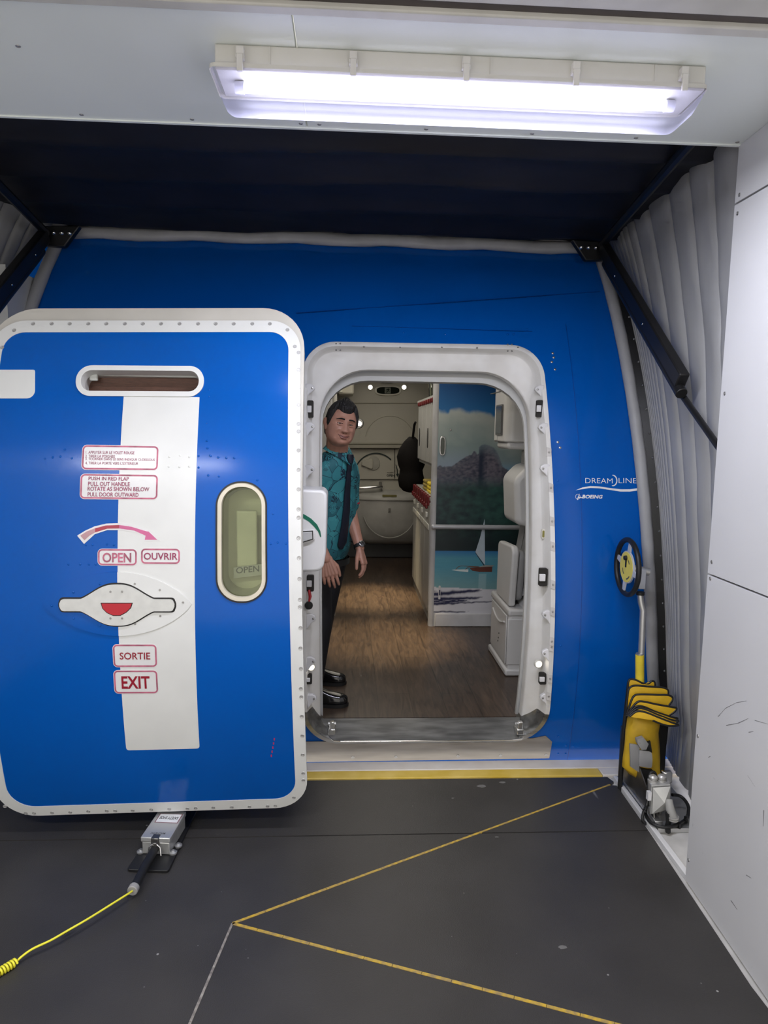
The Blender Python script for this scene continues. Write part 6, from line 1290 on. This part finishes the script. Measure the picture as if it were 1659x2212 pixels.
# ---- shirt
def floral():
    m = bpy.data.materials.new('teal_floral_cloth'); m.use_nodes = True; nt = m.node_tree; L = nt.links.new; b = nt.nodes['Principled BSDF']; b.inputs['Roughness'].default_value = 0.7
    tc = nt.nodes.new('ShaderNodeTexCoord')
    def node(t, **k):
        n = nt.nodes.new(t)
        for a, v in k.items():
            if a.startswith('_'): setattr(n, a[1:], v)
            else: n.inputs[a.replace('_', ' ')].default_value = v
        return n
    nz = node('ShaderNodeTexNoise', Scale=9.0); L(tc.outputs['Object'], nz.inputs['Vector'])
    mixv = node('ShaderNodeMixRGB'); mixv.blend_type = 'ADD'; mixv.inputs[0].default_value = 0.05; L(tc.outputs['Object'], mixv.inputs[1]); L(nz.outputs['Color'], mixv.inputs[2])
    def ramp(src, e):
        r = nt.nodes.new('ShaderNodeValToRGB'); r.color_ramp.interpolation = 'CONSTANT' if len(e) > 2 else 'LINEAR'
        while len(r.color_ramp.elements) < len(e): r.color_ramp.elements.new(0.5)
        for el, (p, c) in zip(r.color_ramp.elements, e): el.position = p; el.color = (*c, 1)
        L(src, r.inputs[0]); return r.outputs[0]
    def cells(scale):
        v = node('ShaderNodeTexVoronoi', Scale=scale); L(mixv.outputs[0], v.inputs['Vector']); return v
    def mth(op, a, c=None):
        n = nt.nodes.new('ShaderNodeMath'); n.operation = op
        for i, x in enumerate((a, c)):
            if x is None: continue
            if isinstance(x, (int, float)): n.inputs[i].default_value = x
            else: L(x, n.inputs[i])
        return n.outputs[0]
    def mixc(f, a, c):
        n = nt.nodes.new('ShaderNodeMixRGB'); L(f, n.inputs[0])
        if isinstance(a, tuple): n.inputs[1].default_value = (*a, 1)
        else: L(a, n.inputs[1])
        n.inputs[2].default_value = (*c, 1); return n.outputs[0]
    # broad leaves in lighter and darker teal with dark veins
    v1 = cells(13.0); e1 = node('ShaderNodeTexVoronoi', Scale=13.0); e1.feature = 'DISTANCE_TO_EDGE'; L(mixv.outputs[0], e1.inputs['Vector'])
    base = ramp(v1.outputs['Color'], [(0.0, (0.016, 0.125, 0.160)), (0.36, (0.028, 0.200, 0.240)), (0.60, (0.040, 0.250, 0.290)), (0.85, (0.010, 0.080, 0.115))])
    cur = mixc(mth('LESS_THAN', e1.outputs['Distance'], 0.016), base, (0.004, 0.022, 0.045))
    # spiky flowers: rays around scattered centres
    for sc, n_, r0, r1, lim, col, gate in ((15.0, 7.0, 0.05, 0.36, 0.1, (0.003, 0.016, 0.036), 0.25), (22.0, 12.0, 0.0, 0.40, 0.45, (0.06, 0.33, 0.37), 0.40), (11.0, 16.0, 0.06, 0.34, 0.3, (0.003, 0.018, 0.040), 0.40)):
        v = cells(sc); sub = node('ShaderNodeVectorMath'); sub.operation = 'SUBTRACT'; L(mixv.outputs[0], sub.inputs[0]); L(v.outputs['Position'], sub.inputs[1])
        sp = node('ShaderNodeSeparateXYZ'); L(sub.outputs[0], sp.inputs[0]); ang = mth('ARCTAN2', sp.outputs['X'], sp.outputs['Z'])
        ry = mth('GREATER_THAN', mth('SINE', mth('MULTIPLY', ang, n_)), lim); ring = mth('MULTIPLY', mth('LESS_THAN', v.outputs['Distance'], r1), mth('GREATER_THAN', v.outputs['Distance'], r0))
        pc = node('ShaderNodeSeparateColor'); L(v.outputs['Color'], pc.inputs[0]); f = mth('MULTIPLY', mth('MULTIPLY', ry, ring), mth('GREATER_THAN', pc.outputs[1], gate)); cur = mixc(f, cur, col)
    L(cur, b.inputs['Base Color'])
    return m
FLO = floral()
sb = MB(); rings = []
secs = [(0.985, 0.150, 0.118, hipC), (1.02, 0.168, 0.132, hipC), (1.10, 0.176, 0.145, hipC.lerp(chestC, 0.15)), (1.20, 0.180, 0.150, hipC.lerp(chestC, 0.48)), (1.30, 0.188, 0.148, hipC.lerp(chestC, 0.82)), (1.38, 0.195, 0.140, chestC.lerp(neckB, 0.08)), (1.46, 0.195, 0.128, chestC.lerp(neckB, 0.42)), (1.52, 0.165, 0.108, chestC.lerp(neckB, 0.70)), (1.565, 0.100, 0.084, neckB), (1.60, 0.072, 0.072, neckB + Vector((0.004, -0.012, 0)))]
def torso_pt(z, th, extra=0.0):
    for i in range(len(secs)-1):
        if secs[i][0] <= z <= secs[i+1][0]:
            t = (z-secs[i][0])/(secs[i+1][0]-secs[i][0]); t2 = t
            w = secs[i][1] + (secs[i+1][1]-secs[i][1])*t2; d = secs[i][2] + (secs[i+1][2]-secs[i][2])*t2; c = secs[i][3].lerp(secs[i+1][3], t2); break
    w += extra; d += extra
    e = 0.86; cx_, sx_ = math.cos(th), math.sin(th)
    return Vector((c.x, c.y, z)) + LX*w*math.copysign(abs(cx_)**e, cx_) + FW*d*math.copysign(abs(sx_)**e, sx_)
zz = [0.985 + (1.60-0.985)*k/36 for k in range(37)]
sb.rings([[torso_pt(min(z, 1.5999), 2*PI*j/44, 0.005*mnoise.noise(Vector((math.cos(2*PI*j/44)*3, math.sin(2*PI*j/44)*3, z*9)))) for j in range(44)] for z in zz])
slR, slL = shR.lerp(elR, 0.72), shL.lerp(elL, 0.86)
limb(sb, [chestC - LX*0.11 + Vector((0, 0, 0.10)), shR, slR], [0.085, 0.080, 0.072]); limb(sb, [chestC + LX*0.11 + Vector((0, 0, 0.10)), shL, slL], [0.085, 0.074, 0.066])
remesh(sb.build('shirt', FLO, PER, 60), 0.007, 4, 0.5)
# collar wings
for sd, a0 in ((-1, 0.06), (1, -0.06)):
    n0 = neckB + Vector((0.004, -0.012, 0.035)); b = MB(); rw = []
    for k in range(9):
        t = k/8; th = PI/2 - sd*(0.15 + 1.9*t); r0 = 0.062; top = n0 + (LX*math.cos(th) + FW*math.sin(th))*r0 + Vector((0, 0, 0.012 - 0.030*(1-t)**2)); dr = 0.058*(1-t)**1.2 + 0.020
        btm = top + (LX*math.cos(th) + FW*math.sin(th))*(0.022 + 0.012*(1-t)) + Vector((0, 0, -dr)); rw.append([top, btm, btm + (LX*math.cos(th) + FW*math.sin(th))*0.004, top + (LX*math.cos(th) + FW*math.sin(th))*0.005])
    b.rings(rw); b.build('collar', FLO, PER, 50)
# tie: knot and blade following the chest
NAVY = mat('navy_cloth', (0.006, 0.009, 0.022), 0.6, vary=0.15, scale=60)
b = MB(); rw = []
tz = [(1.555, 0.020), (1.49, 0.019), (1.40, 0.024), (1.30, 0.029), (1.20, 0.034), (1.13, 0.038), (1.085, 0.040), (1.045, 0.004)]
for i in range(len(tz)-1):
    for k in range(4):
        t = k/4; z = tz[i][0] + (tz[i+1][0]-tz[i][0])*t; w = tz[i][1] + (tz[i+1][1]-tz[i][1])*t
        c = torso_pt(z, PI/2 + 0.10, 0.010 if z < 1.5 else 0.016); rw.append([c - LX*w, c - LX*w*0.5 + FW*0.006, c + LX*w*0.5 + FW*0.006, c + LX*w, c + LX*w - FW*0.006, c - LX*w - FW*0.006])
b.rings(rw); b.build('tie', NAVY, PER, 50)
kc = torso_pt(1.560, PI/2 + 0.08, 0.016) + Vector((0, 0, 0.004)); b = MB(); b.rings([[kc + LX*w*math.cos(t) + FW*0.016*math.sin(t) + Vector((0, 0, dz)) for t in np.linspace(0, 2*PI, 12, endpoint=False)] for dz, w in ((0.024, 0.022), (0.010, 0.028), (-0.012, 0.021), (-0.022, 0.015))]); b.build('tie_knot', NAVY, PER, 50)
# red and blue hem details on the far sleeve and shirt front
b = MB(); b.tube([slL + Vector((0.050*math.cos(t)*1.25, 0.045*math.sin(t)*1.25, 0.004)) for t in np.linspace(0, 2*PI, 20)], 0.006, 6); b.build('sleeve_trim', mat('trim_red', (0.35, 0.03, 0.05), 0.6), PER, 60)
# trousers, belt
TRS = mat('black_trouser_cloth', (0.006, 0.006, 0.009), 0.7, vary=0.2)
b = MB(); hR, hL = hipC - LX*0.09 + Vector((0, 0, -0.06)), hipC + LX*0.09 + Vector((0, 0, -0.06))
kR, kL = Vector((-0.150, 3.775, 0.64)), Vector((-0.140, 4.00, 0.64)); aR, aL = Vector((-0.190, 3.765, 0.255)), Vector((-0.190, 4.065, 0.255))
limb(b, [hipC + Vector((0, 0, -0.02)), hipC + Vector((0, 0, -0.10))], [0.118, 0.112], 20); limb(b, [hR, kR, aR], [0.098, 0.078, 0.060]); limb(b, [hL, kL, aL], [0.098, 0.078, 0.060]); limb(b, [hipC - LX*0.05, hipC + LX*0.05], [0.12, 0.12])
remesh(b.build('trousers', TRS, PER, 60), 0.009, 4, 0.5)
b = MB(); b.rings([[Vector((hipC.x, hipC.y, z)) + LX*(0.172)*math.copysign(abs(math.cos(t))**0.86, math.cos(t)) + FW*0.134*math.copysign(abs(math.sin(t))**0.86, math.sin(t)) for t in np.linspace(0, 2*PI, 36, endpoint=False)] for z in (0.950, 0.985)], True, False, False); b.build('belt', BLACK, PER, 50)
# shoes
SHOE = mat('black_shoe_leather', (0.006, 0.006, 0.007), 0.16, vary=0.2, coat=0.5)
def shoe(heel, toe, root):
    d = (toe-heel); L = d.length; d.normalize(); s_ = Vector((-d.y, d.x, 0)); b = MB(); rings = []
    prof = [(0.0, 0.020, 0.060), (0.03, 0.034, 0.085), (0.12, 0.037, 0.095), (0.30, 0.038, 0.098), (0.45, 0.041, 0.080), (0.62, 0.047, 0.060), (0.78, 0.049, 0.050), (0.90, 0.041, 0.044), (0.97, 0.026, 0.036), (1.0, 0.008, 0.022)]
    for t, w, h in prof:
        c = heel + d*L*t; rings.append([c + s_*w*math.copysign(abs(math.cos(a))**0.8, math.cos(a)) + Vector((0, 0, 0.024 + (h*max(0, math.sin(a))**0.85 if math.sin(a) > 0 else 0.006*math.sin(a)))) for a in np.linspace(0, 2*PI, 20, endpoint=False)])
    b.rings(rings); o = b.build('shoe', SHOE, root, 60, subd=1)
    b = MB(); out_ = [heel + d*L*t + s_*(w+0.004) for t, w, h in prof] + [heel + d*(L+0.004)] + [heel + d*L*t - s_*(w+0.004) for t, w, h in prof[::-1]]
    b.rings([[Vector((p.x, p.y, CFZ + z)) for p in out_] for z in (0.0008, 0.020)]); b.build('sole', BLACK, o, 40)
    return o
shoe(Vector((-0.265, 3.755, CFZ)), Vector((0.018, 3.725, CFZ)), PER); shoe(Vector((-0.27, 4.095, CFZ)), Vector((0.006, 4.055, CFZ)), PER)
# watch on the left wrist
wd = (wrL - elL).normalized(); wc = wrL - wd*0.012; b = MB(); q_ = wd.to_track_quat('Z', 'Y'); b.rings([[wc + q_ @ Vector((0.0315*math.cos(t), 0.0315*math.sin(t), h)) for t in np.linspace(0, 2*PI, 20, endpoint=False)] for h in (-0.010, 0.010)], True, False, False); wt = b.build('watch_strap', BLACK, PER, 50)
b = MB(); wn = Vector((0.5, -0.8, 0.2)); wn = (wn - wd*wn.dot(wd)).normalized(); b.lathe([(0.019, 0), (0.019, 0.007), (0.016, 0.009), (0, 0.009)], wc + wn*0.029, wn, 16); b.build('watch_case', mat('watch_steel', (0.25, 0.25, 0.26), 0.2, 0.9), wt)
import OpenImageIO as oiio,sys
b=oiio.ImageBuf('/workdir/render_main.png');a=b.get_pixels(oiio.FLOAT)
import numpy as np
H,W=a.shape[:2];k=W/1659
P=dict(ceil_l=(200,150),ceil_r=(1580,200),wall_up=(1630,700),wall_mid=(1610,1100),wall_low=(1600,1800),door_up=(300,750),door_mid=(120,1100),door_r=(560,900),door_low=(450,1680),stripe=(350,1150),stripe_low=(350,1580),hull_top=(700,600),hull_r=(1260,900),hull_rl=(1260,1500),mat_m=(900,1900),mat_r=(1300,2000),mat_l=(200,2000),canopy=(700,400),curt=(1480,700),curt_low=(1490,1300),frame_t=(900,780),jamb=(1160,1200),fard=(820,930),bust=(830,1120),floor_pool=(800,1290),floor_n=(950,1500),sky=(990,840),cloud=(980,930),mount=(1050,1010),green=(990,1090),sea=(970,1200),foam=(1000,1275),jump=(1085,1250),scuff=(900,1625),sill=(900,1580),yellow=(900,1673),pad=(700,515),face=(735,940),shirt=(715,1060))
for n,(x,y) in P.items():
    c=a[int(y*k)-1:int(y*k)+2,int(x*k)-1:int(x*k)+2,:3].mean((0,1))*255
    print(n,c.round().astype(int))
